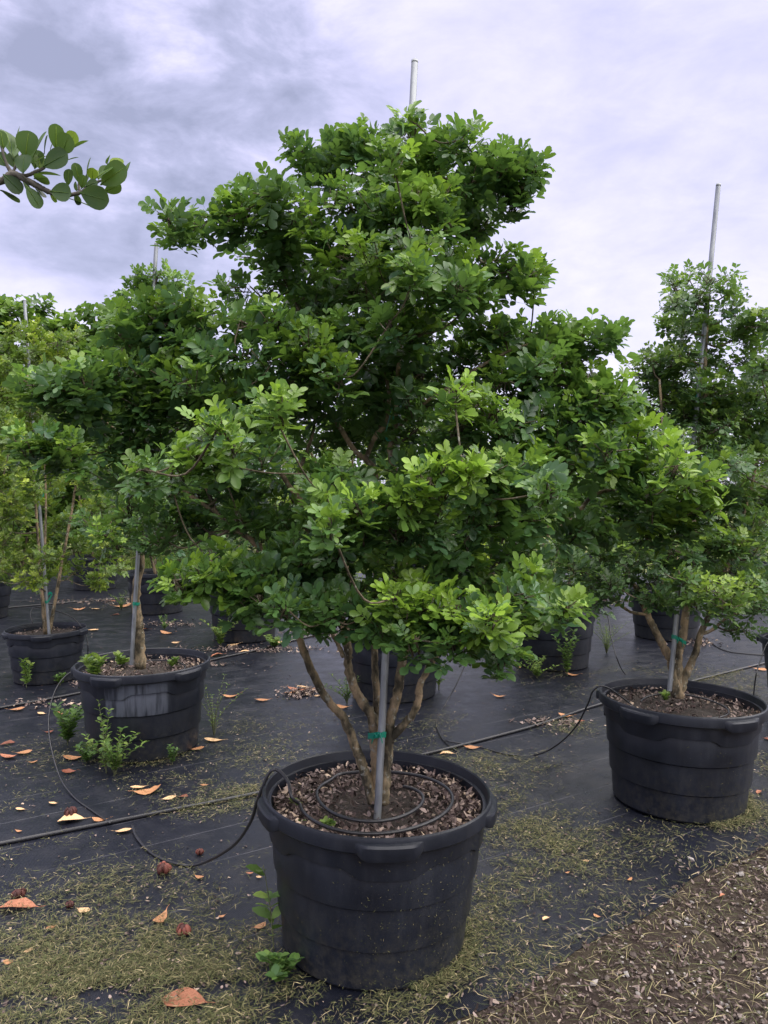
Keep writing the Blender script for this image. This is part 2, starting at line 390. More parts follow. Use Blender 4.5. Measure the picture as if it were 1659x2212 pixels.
# ------------------------------------------------------------------ leaf templates
def leaflet(full=True, fold=0.16, curl=0.10, kind='obovate'):
    """unit leaflet along +x, returns verts, tri faces, quad faces"""
    if kind == 'obovate': et, ew = (0.22, 0.60, 0.88), (0.22, 0.5, 0.36)
    elif kind == 'round': et, ew = (0.22, 0.60, 0.90), (0.26, 0.5, 0.36)
    elif kind == 'oval': et, ew = (0.20, 0.50, 0.80), (0.34, 0.5, 0.32)
    else: et, ew = (0.20, 0.45, 0.75), (0.35, 0.5, 0.25)
    if full:
        mt = (0, 0.33, 0.70, 1.0)
        V = [(t, 0, -curl * t * t) for t in mt]
        for s in (1, -1): V += [(t, s * w, fold * w - curl * t * t) for t, w in zip(et, ew)]
        V = np.array(V)
        tri = np.array([(0, 1, 4), (0, 7, 1)])
        quad = np.array([(1, 2, 5, 4), (2, 3, 6, 5), (1, 7, 8, 2), (2, 8, 9, 3)])
    else:
        V = np.array([(0, 0, 0), (0.55, 0.5, fold * .5 - curl * .3), (1, 0, -curl), (0.55, -0.5, fold * .5 - curl * .3), (0.5, 0, -curl * .25)])
        tri = np.array([(0, 4, 1), (4, 2, 1), (0, 3, 4), (4, 3, 2)]); quad = np.zeros((0, 4), int)
    return V, tri, quad
def compound(rng, pairs=3, full=True, kind='obovate', wr=0.58):
    """one pinnate leaf, unit length ~1 along +x, normal +z"""
    Vs, Ts, Qs, n = [], [], [], 0
    for i in range(pairs):
        t = 0.30 + 0.62 * (i / max(1, pairs - 1)) if pairs > 1 else 0.5
        for s in (1, -1):
            L = (0.44 + 0.12 * (i / max(1, pairs - 1))) * rng.uniform(0.88, 1.12)
            a = s * R((68 - 34 * (i / max(1, pairs - 1))) + rng.uniform(-8, 8))
            V, T, Q = leaflet(full, rng.uniform(0.08, 0.3), rng.uniform(0.02, 0.22), kind)
            V = V * np.array((L, L * wr * 2 * 0.5 * rng.uniform(.92, 1.1) * 1.0, L))
            V[:, 1] *= 1.0
            tw = rng.uniform(-0.35, 0.35); c, s2 = math.cos(tw), math.sin(tw)
            V = np.stack([V[:, 0], V[:, 1] * c - V[:, 2] * s2, V[:, 1] * s2 + V[:, 2] * c], 1)
            up = rng.uniform(-0.05, 0.35)
            V = np.stack([V[:, 0] * math.cos(up) - V[:, 2] * math.sin(up), V[:, 1], V[:, 0] * math.sin(up) + V[:, 2] * math.cos(up)], 1)
            ca, sa = math.cos(a), math.sin(a)
            V = np.stack([V[:, 0] * ca - V[:, 1] * sa + t * 0.62, V[:, 0] * sa + V[:, 1] * ca, V[:, 2] - 0.06 * t * t], 1)
            Vs.append(V); Ts.append(T + n); Qs.append(Q + n); n += len(V)
    w = 0.012                                        # the leaf stalk
    V = np.array([(0, w, 0), (0, -w, 0), (0.60, w * .6, -0.05), (0.60, -w * .6, -0.05)]); Vs.append(V); Qs.append(np.array([(0, 1, 3, 2)]) + n)
    return np.concatenate(Vs), np.concatenate(Ts), np.concatenate([q for q in Qs if len(q)]).astype(int)
_rng = np.random.default_rng(5)
TPL_FULL = [compound(_rng, p) for p in (3, 3, 2, 3, 2, 3)]
TPL_LOW = [compound(_rng, p, full=False) for p in (2, 3, 2, 3)]
TPL_FINE = [compound(_rng, p, full=False, wr=0.5) for p in (3, 4, 4, 3)]
def single_tpl(kind, wr):
    out = []
    for k in range(4):
        V, T, Q = leaflet(True, _rng.uniform(.05, .3), _rng.uniform(0, .25), kind); V = V * np.array((1, wr, 1)); V[:, 0] += 0.12
        out.append((V, T, Q))
    return out
TPL_ROUND = single_tpl('round', 0.78)

def place_leaves(mb, tpl, pos, d, nrm, L, age, rnd, which):
    """joins many leaves into one mesh builder"""
    s = np.cross(nrm, d)
    for k, (V, T, Q) in enumerate(tpl):
        m = which == k; n = int(m.sum())
        if not n: continue
        P = pos[m][:, None] + L[m][:, None, None] * (V[None, :, 0:1] * d[m][:, None] + V[None, :, 1:2] * s[m][:, None] + V[None, :, 2:3] * nrm[m][:, None])
        off = (np.arange(n) * len(V))[:, None, None]
        fs = []
        if len(T): fs.append((T[None] + off).reshape(-1, 3))
        if len(Q): fs.append((Q[None] + off).reshape(-1, 4))
        t = np.stack([np.repeat(age[m], len(V)), np.repeat(rnd[m], len(V))], 1)
        mb.add(P.reshape(-1, 3), fs, t)

# ------------------------------------------------------------------ trees
_leafmesh = {}
def leaf_mesh(tplname, tpl, k, a, mat):
    key = (tplname, k, a, mat.name)
    if key not in _leafmesh:
        V, T, Q = tpl[k]; mb = MB()
        fs = [x for x in (T, Q) if len(x)]
        mb.add(V, fs, np.tile((a / 5.0, 0.5 + 0.12 * ((k * 3 + a) % 5 - 2)), (len(V), 1)))
        _leafmesh[key] = mb.mesh('leaf', mat)
    return _leafmesh[key]

class Tree:
    def __init__(s, name, label, base, seed, group=None, cat='tree'):
        s.rng = np.random.default_rng(seed); s.base = np.asarray(base, float)
        s.root = thing(name, label, cat, tuple(s.base), group)
        s.nodes, s.rad = [], []
        s.limb = MB(); s.twig = MB()
        s.tp0, s.tpm, s.tp1 = [], [], []
        s.L = dict(pos=[], d=[], n=[], L=[], age=[])
        s.bark, s.twigmat = M_BARK, M_TWIG
    def stem(s, P, r0, r1, n=7, sides=9, name='stem', wob=0.05):
        Q = spline(P, n); rr = np.linspace(r0, r1, len(Q)) * (1 + 0.06 * s.rng.normal(size=len(Q)))
        Q = Q + s.rng.normal(size=Q.shape) * r0 * 0.05; r0, r1 = r0 * .86, r1 * .8; rr = rr * .84
        mb = MB(); tube(mb, Q, rr, sides, wob=wob, rng=s.rng)
        o = mb.build(name, s.bark); inv_parent(o, s.root)
        for p, r in zip(Q[len(Q) // 4:], rr[len(Q) // 4:]): s.nodes.append(p); s.rad.append(r)
        return Q
    def connect(s, c, r_end=0.003, rmax=0.008):
        N = np.array(s.nodes); d = c - N
        dist = np.linalg.norm(d, axis=1)
        slope = d[:, 2] / (dist + 1e-6)
        cost = dist * (1 + 1.2 * np.maximum(0, 0.15 - slope)) + 0.02
        i = int(np.argmin(cost)); p = N[i]
        if dist[i] < 0.05: return
        mid = p * 0.55 + c * 0.45 + np.array((0, 0, -0.10)) * dist[i] + s.rng.normal(size=3) * 0.06 * dist[i]
        Q = spline([p, mid, c], 5)
        r0 = min(rmax, s.rad[i] * 0.75, 0.005 + 0.012 * dist[i])
        rr = np.linspace(r0, r_end, len(Q))
        tube(s.limb, Q, rr, 6, cap=True)
        for q, r in zip(Q[2:], rr[2:]): s.nodes.append(q); s.rad.append(r)
    def pad(s, c, rad, shoots, bright=0.3, L=0.085, nodes=3, up=0.5):
        """a cushion of foliage: shoots spread through an ellipsoid, leaves in opposite pairs on each"""
        rng = s.rng; c = np.asarray(c, float); rad = np.asarray(rad, float)
        axis = s.base + np.array((0, 0, 1.0)) * (c[2] - s.base[2])
        outw = unit(np.array((c[0] - axis[0], c[1] - axis[1], 0)) + 1e-6)
        D = unit(rng.normal(size=(shoots, 3)) + np.array((0, 0, 0.55)))
        rr = rng.uniform(0.45, 1.0, shoots) ** 0.7 * np.where((rng.random(shoots) < .14) & (D[:, 2] < .35), 1.28, 1.0)
        tip = c + D * rr[:, None] * rad
        ax = unit(D * 0.55 + np.array((0, 0, up)) + outw * 0.35 + rng.normal(size=(shoots, 3)) * 0.22)
        st = tip - ax * L * 1.15
        s.tp0.append(np.repeat(c[None] + np.array((0, 0, -0.3 * rad[2])), shoots, 0) + D * rad * 0.15); s.tpm.append((st * 0.6 + c * 0.4) + rng.normal(size=st.shape) * L * 0.12 - np.array((0, 0, L * .15))); s.tp1.append(tip)
        ref = unit(np.cross(ax, rng.normal(size=(shoots, 3)))); b = np.cross(ax, ref)
        young = rng.random(shoots) < bright
        for k in range(nodes):
            t = k / max(1, nodes - 1)
            p = tip - ax * (L * 1.15 * t)[..., None] if np.ndim(t) else tip - ax * (L * 1.15 * t)
            ph = rng.uniform(0, 0.5, shoots) + (math.pi / 2) * (k % 2)
            for sgn in (0, math.pi):
                a = ph + sgn
                side = np.cos(a)[:, None] * ref + np.sin(a)[:, None] * b
                el = R(48) + R(26) * t + rng.normal(size=shoots) * 0.2
                d = unit(np.cos(el)[:, None] * ax + np.sin(el)[:, None] * side + rng.normal(size=(shoots, 3)) * 0.12)
                n = unit(ax * 0.8 + np.array((0, 0, 0.55)) + rng.normal(size=(shoots, 3)) * 0.25)
                n = unit(n - d * np.sum(n * d, 1, keepdims=True))
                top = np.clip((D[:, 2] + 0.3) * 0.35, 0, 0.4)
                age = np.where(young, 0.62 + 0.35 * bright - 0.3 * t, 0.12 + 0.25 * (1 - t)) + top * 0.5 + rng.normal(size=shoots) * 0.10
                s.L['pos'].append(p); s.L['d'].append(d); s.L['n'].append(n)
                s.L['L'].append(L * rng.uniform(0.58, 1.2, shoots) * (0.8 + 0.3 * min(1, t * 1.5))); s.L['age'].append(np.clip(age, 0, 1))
    def finish(s, tpl, tplname, mat, singles=0):
        if s.limb.n: inv_parent(s.limb.build('limb', s.twigmat, kind='stuff'), s.root)
        if s.tp0:
            twigs(s.twig, np.concatenate(s.tp0), np.concatenate(s.tpm), np.concatenate(s.tp1), 0.0032, 0.0016)
            inv_parent(s.twig.build('twig', s.twigmat, kind='stuff'), s.root)
        A = {k: np.concatenate(v) for k, v in s.L.items()}
        n = len(A['L']); which = s.rng.integers(0, len(tpl), n); rnd = s.rng.random(n)
        keep = np.ones(n, bool)
        if singles:
            cen = A['pos'] + A['d'] * A['L'][:, None] * 0.5
            x, y, dep = to_px(cen)
            inside = (x > 4) & (x < W - 4) & (y > 4) & (y < H - 4)
            cell = (np.floor(x / 16).astype(int) * 1000 + np.floor(y / 16).astype(int))
            order = np.argsort(dep); seen = set(); vis = []
            for i in order:
                if inside[i] and cell[i] not in seen: seen.add(cell[i]); vis.append(i)
            vis = np.array(vis); size = A['L'][vis] / dep[vis]
            pick = vis[np.argsort(-size)][:singles]
            sd = np.cross(A['n'], A['d']); bl = Vector(s.base)
            for i in pick:
                me = leaf_mesh(tplname, tpl, int(which[i]), int(round(A['age'][i] * 5)), mat)
                o = bpy.data.objects.new('leaf', me); col.objects.link(o); o.parent = s.root
                d, q, nn, l = A['d'][i], sd[i], A['n'][i], A['L'][i]; p = A['pos'][i] - s.base
                o.matrix_local = Matrix(((d[0] * l, q[0] * l, nn[0] * l, p[0]), (d[1] * l, q[1] * l, nn[1] * l, p[1]), (d[2] * l, q[2] * l, nn[2] * l, p[2]), (0, 0, 0, 1)))
            keep[pick] = False
            first = {}                      # leaves well behind the visible skin of the crown are built with fewer faces
            c2 = (np.floor(x / 24).astype(int) * 1000 + np.floor(y / 24).astype(int))
            for i in order: first.setdefault(c2[i], dep[i])
            deep = (dep > np.array([first[q] for q in c2]) + 0.13) | (dep > 3.4)
            lo = keep & deep; wl_ = which % len(TPL_LOW); mbd = MB()
            place_leaves(mbd, TPL_LOW, A['pos'][lo], A['d'][lo], A['n'][lo], A['L'][lo], A['age'][lo], rnd[lo], wl_[lo])
            inv_parent(mbd.build('inner_foliage', mat, kind='stuff'), s.root); keep = keep & ~deep
        if not keep.any(): return
        mb = MB(); place_leaves(mb, tpl, A['pos'][keep], A['d'][keep], A['n'][keep], A['L'][keep], A['age'][keep], rnd[keep], which[keep])
        inv_parent(mb.build('foliage', mat, kind='stuff'), s.root)

def px_pads(T, pads, Y0, shoots=9, L=0.085, bright=0.25, dens=1.0, limb=True, sat=0.0):
    """pads given as (x, y, rx, ry, depth offset, brightness); nearer the trunk first so that limbs chain outwards"""
    out = []
    for p in pads:
        x, y, rx, ry = p[:4]; dy = p[4] if len(p) > 4 else T.rng.uniform(-.25, .25); br = p[5] if len(p) > 5 else bright
        if y < 345: y += 16; ry *= .8
        Y = Y0 + dy; c = at(x, y, Y); k = Y / F
        out.append((c, np.array((rx * k * 1.12, (rx * .6 + ry * .4) * k * 1.2, ry * k * .95)), br))
    extra = []                             # looser sprays between the cushions
    for c, r, br in out:
        if sat and T.rng.random() < sat:
            a = T.rng.uniform(0, 6.283); o = np.array((math.cos(a) * r[0] * 1.15, T.rng.normal() * .14, math.sin(a) * r[2] * .9))
            if c[2] > 1.9 or abs(c[0] - T.base[0]) > .75: o[0] = -math.copysign(abs(o[0]), c[0] - T.base[0] - .08)
            if c[2] > 1.9: o[2] = -abs(o[2]) * .6
            extra.append((c + o, r * np.array((.75, .8, .6)), br * .9))
    out += extra
    N = np.array(T.nodes); out.sort(key=lambda q: np.min(np.linalg.norm(N - q[0], axis=1)))
    for c, r, br in out:
        if limb: T.connect(c - np.array((0, 0, r[2] * .3)))
        vol = (r[0] * r[1] * r[2]) ** (1 / 3) / 0.09
        T.pad(c, r, max(5, int(shoots * dens * vol ** 1.7 * (0.80 if br < .12 else 1.0) * (0.66 if c[2] > 2.1 else 0.9))), br, L * (1 - .28 * max(0, Y0 - .2 - c[1])))

def auto_tree(name, label, base, top, bottom, rad, seed, mat=None, tpl=None, L=0.085, npads=46, shoots=9, stems=3, bright=0.25, shape='cone', singles=0, group=None, lean=(0, 0), padr=0.16, stem_r=0.022, limbs=None):
    T = Tree(name, label, base, seed, group); rng = T.rng; base = T.base
    for k in range(stems):
        a = 2 * math.pi * (k + rng.uniform(-.3, .3)) / stems; sp = rad * 0.45 if stems > 1 else 0.03
        zt = bottom + (top - bottom) * rng.uniform(.55, .9)
        P = [base + np.array((math.cos(a), math.sin(a), 0)) * 0.02]
        for t in (0.3, 0.6, 1.0):
            w = sp * t ** 0.8
            P.append(base + np.array((math.cos(a) * w + lean[0] * t, math.sin(a) * w + lean[1] * t, (zt - base[2]) * t)) + rng.normal(size=3) * 0.02)
        T.stem(P, stem_r, stem_r * 0.35)
    pts = []
    for k in range(npads):
        t = (k + rng.uniform(0, 1)) / npads
        if shape == 'cone': pr = (0.25 + 0.95 * (1 - t) ** 0.7) * (0.55 + 0.45 * min(1, t / 0.12))
        elif shape == 'round': pr = math.sqrt(max(0.05, 1 - (2 * t - 0.9) ** 2 / 1.25))
        else: pr = 0.55 + 0.45 * math.sin(t * 9 + seed)
        a = k * 2.399 + rng.uniform(-.4, .4); rr = rad * pr * rng.uniform(0.45, 1.0)
        z = bottom + (top - bottom) * t - padr * .4
        pts.append(base + np.array((math.cos(a) * rr + lean[0] * t, math.sin(a) * rr + lean[1] * t, z - base[2])))
    pts.sort(key=lambda c: np.linalg.norm(c[:2] - base[:2]))
    for c in pts:
        T.connect(c, rmax=0.009)
        q = padr * rng.uniform(0.8, 1.25)
        T.pad(c, (q, q, q * 0.62), shoots, bright, L)
    T.finish(tpl or TPL_LOW, 'low', mat or M_LEAF, singles)
    return T

# ------------------------------------------------------------------ nursery pots
HAND = 5
def pot_meshes(mat):
    seg = 90; a = np.linspace(0, 2 * math.pi, seg, endpoint=False)
    ha = np.array([-math.pi / 2 + 2 * math.pi * k / HAND for k in range(HAND)])
    dd = np.abs((a[:, None] - ha[None] + math.pi) % (2 * math.pi) - math.pi).min(1)
    dip = np.clip((0.36 - dd) / 0.13, 0, 1) * 0.028          # collar drops under each hand grip
    def lathe(prof, zoff=None):
        n = len(prof); V = np.zeros((n, seg, 3))
        for i, (r, z) in enumerate(prof):
            zz = z - (dip if zoff and i in zoff else 0)
            V[i, :, 0] = r * np.cos(a); V[i, :, 1] = r * np.sin(a); V[i, :, 2] = zz
        i = np.arange(n - 1)[:, None] * seg; j = np.arange(seg)[None]; k = (j + 1) % seg
        return V.reshape(-1, 3), np.stack([i + j, i + k, i + seg + k, i + seg + j], -1).reshape(-1, 4)
    mb = MB(28)
    prof = [(0.0, .003), (.318, .003), (.326, .012), (.336, .128), (.331, .1300), (.331, .1325), (.3455, .134), (.3465, .138), (.354, .262), (.349, .2640), (.349, .2665), (.3635, .268), (.3645, .272),
            (.372, .386), (.3712, .3880), (.3712, .3905), (.3815, .392), (.3825, .396), (.386, .452), (.386, .470), (.378, .470), (.366, .36), (.20, .355)]
    V, f = lathe(prof, {13, 14, 15, 16, 17}); mb.add(V, [f]); wall = mb.mesh('wall', mat)
    mb = MB(28)
    V, f = lathe([(.380, .452), (.404, .450), (.410, .456), (.411, .488), (.408, .497), (.402, .501), (.397, .497), (.390, .470), (.380, .466), (.380, .452)]); mb.add(V, [f]); rim = mb.mesh('rim', mat)
    mb = MB(28); t = np.linspace(-0.27, 0.27, 11)
    V = []
    for x in t:
        g = min(1, (0.27 - abs(x)) / 0.075)
        ro = .409 + .019 * g; zl = .458 - .020 * g; 
        for r, z in ((.402, zl), (ro - .004, zl), (ro, zl + .008), (ro, .478), (ro - .005 * g, .485), (.402, .492)): V.append((r * math.cos(x), r * math.sin(x), z))
    n, q = len(t), 6
    f = [(i * q + j, i * q + (j + 1) % q, (i + 1) * q + (j + 1) % q, (i + 1) * q + j) for i in range(n - 1) for j in range(q)]
    mb.add(V, [np.array(f)]); V0 = mb.n
    mb.f.append(np.array([list(range(q))[::-1]])); mb.f.append(np.array([[(n - 1) * q + j for j in range(q)]]))
    han = mb.mesh('hand_grip', mat, smooth=False)
    # drainage hole at the foot: a short dark ring
    mb = MB(); tube(mb, [(.3255, 0, .028), (.3275, 0, .028)], .010, 10); hole = mb.mesh('drain_hole', M_HOLE)
    return wall, rim, han, hole
M_HOLE = simple('dark_hole', (0.004, 0.004, 0.005), 0.9)
POT = {False: pot_meshes(M_POT), True: pot_meshes(M_POT_STAIN)}
def soil_mesh(seed, amp=0.012):
    rng = np.random.default_rng(seed); nr, na = 12, 48; V = [(0, 0, 0.430)]
    for i in range(1, nr + 1):
        r = .372 * i / nr
        for k in range(na):
            th = 2 * math.pi * k / na; x, y = r * math.cos(th), r * math.sin(th)
            V.append((x, y, 0.425 + amp * (vnoise(np.array(x * 14 + 50), np.array(y * 14 + 50), seed) - .5) * 2 + (0.012 * (i / nr) ** 4)))
    tri = np.array([(0, 1 + k, 1 + (k + 1) % na) for k in range(na)])
    quad = np.array([(1 + (i - 1) * na + k, 1 + i * na + k, 1 + i * na + (k + 1) % na, 1 + (i - 1) * na + (k + 1) % na) for i in range(1, nr) for k in range(na)])
    mb = MB(); mb.add(V, [tri, quad]); return mb.mesh('soil', M_SOIL)
def scraps(mb, P, size, rng, lift=0.5, wr=0.5, tintf=None, thick=0.0):
    """bent irregular chips: 2 quads each"""
    n = len(P); a = rng.uniform(0, 2 * math.pi, n); el = rng.normal(size=n) * lift
    d = np.stack([np.cos(a) * np.cos(el), np.sin(a) * np.cos(el), np.sin(el)], 1)
    s = unit(np.cross(d, np.array((0, 0, 1.0)) + rng.normal(size=(n, 3)) * lift)); nn = np.cross(s, d)
    L = size; Wd = size * wr * rng.uniform(.6, 1.3, n)
    b = rng.uniform(-.35, .35, n) * L
    def pt(u, v, z): return P + d * (u * L)[:, None] + s * (v * Wd)[:, None] + nn * (z * b)[:, None]
    o = np.ones(n)
    V = np.stack([pt(-.5 * o, rng.uniform(.05, .4, n), o), pt(-.5 * o, -rng.uniform(.05, .4, n), o), pt(rng.uniform(-.1, .1, n), -.5 * o, 0 * o), pt(rng.uniform(-.1, .1, n), .5 * o, 0 * o),
                  pt(.5 * o, -rng.uniform(.02, .4, n), o), pt(.5 * o, rng.uniform(.02, .4, n), o)], 1)
    off = (np.arange(n) * 6)[:, None, None]; q = np.array([(0, 1, 2, 3), (3, 2, 4, 5)])[None] + off
    t = np.stack([rng.random(n) if tintf is None else tintf, rng.random(n)], 1)
    mb.add(V.reshape(-1, 3), [q.reshape(-1, 4)], np.repeat(t, 6, 0))
_soil = {}
def pot(label, x, y, scale=1.0, rot=0.0, stain=False, chips=500, seed=1, group='black nursery pots standing on the ground cloth', tilt=(0, 0), hs=1.08):
    root = thing('nursery_pot', label, 'pot', (x, y, 0.004), group)
    root.scale = (scale, scale, scale * hs); root.rotation_euler = (R(tilt[0]), R(tilt[1]), R(rot))
    wall, rim, han, hole = POT[stain]
    def ch(name, me, rz=0.0):
        o = bpy.data.objects.new(name, me); col.objects.link(o); o.parent = root; o.rotation_euler.z = rz; return o
    ch('wall', wall); ch('rim', rim)
    for k in range(HAND): ch('hand_grip', han, -math.pi / 2 + 2 * math.pi * k / HAND)
    for k in range(4): ch('drain_hole', hole, 0.4 + math.pi / 2 * k)
    if seed not in _soil: _soil[seed] = soil_mesh(seed)
    so = ch('soil', _soil[seed])
    if chips:
        rng = np.random.default_rng(seed + 77); r = .368 * np.sqrt(rng.uniform(0.0, 1, chips * 2)); th = rng.uniform(0, 6.283, chips * 2)
        keepp = (rng.random(chips * 2) < 0.20 + 0.8 * np.clip((r - .12) / .2, 0, 1)) | (vnoise(r * np.cos(th) * 9, r * np.sin(th) * 9, seed) > .6)
        r, th = r[keepp][:chips], th[keepp][:chips]; n = len(r)
        P = np.stack([r * np.cos(th), r * np.sin(th), 0.430 + .012 * (r / .37) ** 4 + rng.uniform(0.0, .022, n)], 1)
        mb = MB(); scraps(mb, P, rng.uniform(.010, .034, n), rng, .45, .45, np.clip(rng.beta(2, 2.2, n) * (.55 + .6 * r / .37) + (rng.random(n) < .05) * .5, 0, 1))
        o = mb.build('mulch', M_MULCH, root, smooth=False, kind='stuff')
    return root

def stake(label, p0, p1, r=0.0125, ties=(), group='galvanised stakes tied to the trees', mat=None):
    """round metal stake with green tape ties; ties given as fraction along it and the point on the stem they also hold"""
    p0, p1 = np.asarray(p0), np.asarray(p1)
    root = thing('support_stake', label, 'stake', tuple(p0), group)
    mb = MB(); Q = np.linspace(p0, p1, 12); tube(mb, Q, r, 14, cap=False); tube(mb, [p1 - (p1 - p0) * 1e-3, p1 - (p1 - p0) * 6e-3], r * .86, 14)
    d = unit(p1 - p0); tube(mb, [p1 - d * .012, p1 + d * .001], [r * 1.0, r * 1.02], 14, cap=True)
    inv_parent(mb.build('pole', M_METAL), root)
    for t, q in ties:
        c = p0 + (p1 - p0) * t; q = np.asarray(q); mb = MB()
        ax = unit(q - c); sd = unit(np.cross(ax, d)); D = np.linalg.norm(q - c); w = 0.010
        ring = []
        for k in range(20):
            a = 2 * math.pi * k / 20
            ring.append((c if math.cos(a) < 0 else q) + ax * math.cos(a) * (r + .004 if math.cos(a) < 0 else .020) + sd * math.sin(a) * (r + .003 if math.cos(a) < 0 else .019))
        V = []
        for k, p in enumerate(ring): V += [p - d * w * (1 + .2 * math.sin(k * 2.1)), p + d * w * (1 + .2 * math.cos(k * 1.7))]
        f = [(2 * k, 2 * ((k + 1) % 20), 2 * ((k + 1) % 20) + 1, 2 * k + 1) for k in range(20)]
        mb.add(V, [np.array(f)])
        kn = (c + q) / 2 + sd * .0 - np.array((0, r + .012, 0))
        for s in (1, -1): tube(mb, spline([kn, kn + ax * .012 * s + d * .012, kn + ax * .028 * s - d * .022]), [.005, .004, .0015], 5)
        inv_parent(mb.build('tie_tape', M_TAPE), root)
    return root

# ================================================================== main tree in the big pot
Y0 = 2.74
mx, my = at(806, 1735, Y0)[0], Y0
POT_MAIN = pot('large black pot holding the broad multi-stemmed tree, dusty front, tube looped over its rim', mx, my, 1.0, rot=6, chips=2600, seed=1, tilt=(0.3, 1.6))
def px(P, Y=Y0): return [at(p[0], p[1], (Y + p[2]) if len(p) > 2 else Y) for p in P]
SOILZ = 0.459
MT = Tree('multi_stem_tree', 'broad glossy-leaved tree with five spreading stems in the large dusty pot', (at(806, 1735, Y0)[0] + .0, my, SOILZ), 11)
MT.stem(px([(806, 1735, 0), (789, 1673, 0), (773, 1628, -.01), (743, 1553, -.04), (709, 1515, -.07), (683, 1470, -.10), (649, 1388, -.14), (643, 1362, -.15), (618, 1330, -.18), (590, 1270, -.24), (540, 1215, -.32)]), .023, .010)
MT.stem(px([(812, 1735, .02), (812, 1650, .02), (808, 1590, .02), (803, 1549, .02), (784, 1519, .03), (765, 1485, .04), (752, 1440, .05), (752, 1403, .05), (738, 1340, .06), (716, 1279, .07), (692, 1209, .08), (664, 1104, .08), (643, 1077, .08)]), .024, .014)
MT.stem(px([(743, 1418, .05), (728, 1388, .04), (713, 1358, .03), (690, 1290, .0)]), .011, .007)
MT.stem(px([(643, 1077, .08), (616, 1036, .06), (596, 1003, .05), (560, 940, .02), (520, 880, .0), (470, 800, -.02)]), .012, .005)
MT.stem(px([(643, 1077, .08), (650, 1050, .08), (648, 1016, .09), (664, 972, .10), (677, 928, .12), (690, 860, .14)]), .012, .006)
MT.stem(px([(716, 1279, .07), (653, 1258, .05), (588, 1199, .02), (536, 1162, .0), (466, 1107, -.01), (402, 1063, .0), (340, 1000, .02), (250, 930, .0), (170, 870, -.1)]), .017, .005)
MT.stem(px([(466, 1107, -.01), (440, 1040, .02), (400, 960, .04), (360, 880, .03), (330, 800, .0)]), .010, .005)
MT.stem(px([(814, 1560, .04), (814, 1523, .05), (810, 1440, .07), (809, 1384, .08), (812, 1250, .1), (812, 1120, .11), (809, 1019, .12), (789, 992, .12)]), .017, .0135)
MT.stem(px([(789, 992, .12), (765, 972, .13), (735, 925, .15), (704, 874, .17), (680, 780, .2), (650, 680, .22), (610, 590, .2), (570, 500, .15), (500, 470, .1), (430, 470, .05)]), .012, .005)
MT.stem(px([(789, 992, .12), (799, 969, .11), (812, 940, .10), (836, 911, .10), (840, 843, .10), (820, 780, .1), (800, 680, .1), (780, 560, .1), (760, 450, .1), (730, 370, .08)]), .012, .005)
MT.stem(px([(828, 1735, .0), (833, 1684, .0), (840, 1598, .0), (844, 1553, .0), (859, 1500, -.01), (866, 1448, -.02), (872, 1410, -.03), (889, 1388, -.04), (885, 1280, -.02), (868, 1150, .0), (857, 1043, .02), (843, 975, .03), (853, 942, .03), (855, 881, .04), (858, 833, .04), (863, 769, .05), (880, 640, .05), (900, 500, .04), (930, 400, .02), (970, 340, .0)]), .024, .006)
MT.stem(px([(853, 942, .03), (870, 914, .02), (918, 870, 0), (968, 837, -.02), (1040, 790, -.05), (1120, 750, -.08), (1200, 735, -.1)]), .009, .005)
MT.stem(px([(842, 1600, 0), (863, 1575, -.01), (889, 1545, -.02), (904, 1512, -.03), (908, 1478, -.03), (934, 1429, -.05), (956, 1392, -.06), (971, 1369, -.07), (1010, 1310, -.1), (1080, 1220, -.08), (1169, 1157, -.05), (1231, 1128, -.03), (1278, 1073, 0), (1322, 1059, 0), (1380, 1070, -.02), (1450, 1050, -.05)]), .018, .006)
MT.stem(px([(1080, 1220, -.08), (1130, 1120, -.1), (1180, 1020, -.1), (1230, 930, -.1), (1270, 860, -.1)]), .010, .005)
MT.stem(px([(934, 1429, -.05), (900, 1330, .1), (930, 1200, .3), (960, 1060, .45), (990, 930, .5)]), .012, .005)
MT.stem(px([(752, 1403, .05), (760, 1300, .22), (740, 1180, .4), (700, 1050, .5), (660, 950, .55)]), .012, .005)
MT.stem(px([(956, 1392, -.06), (960, 1350, -.25), (930, 1250, -.45), (900, 1150, -.55), (880, 1080, -.6)]), .010, .005)
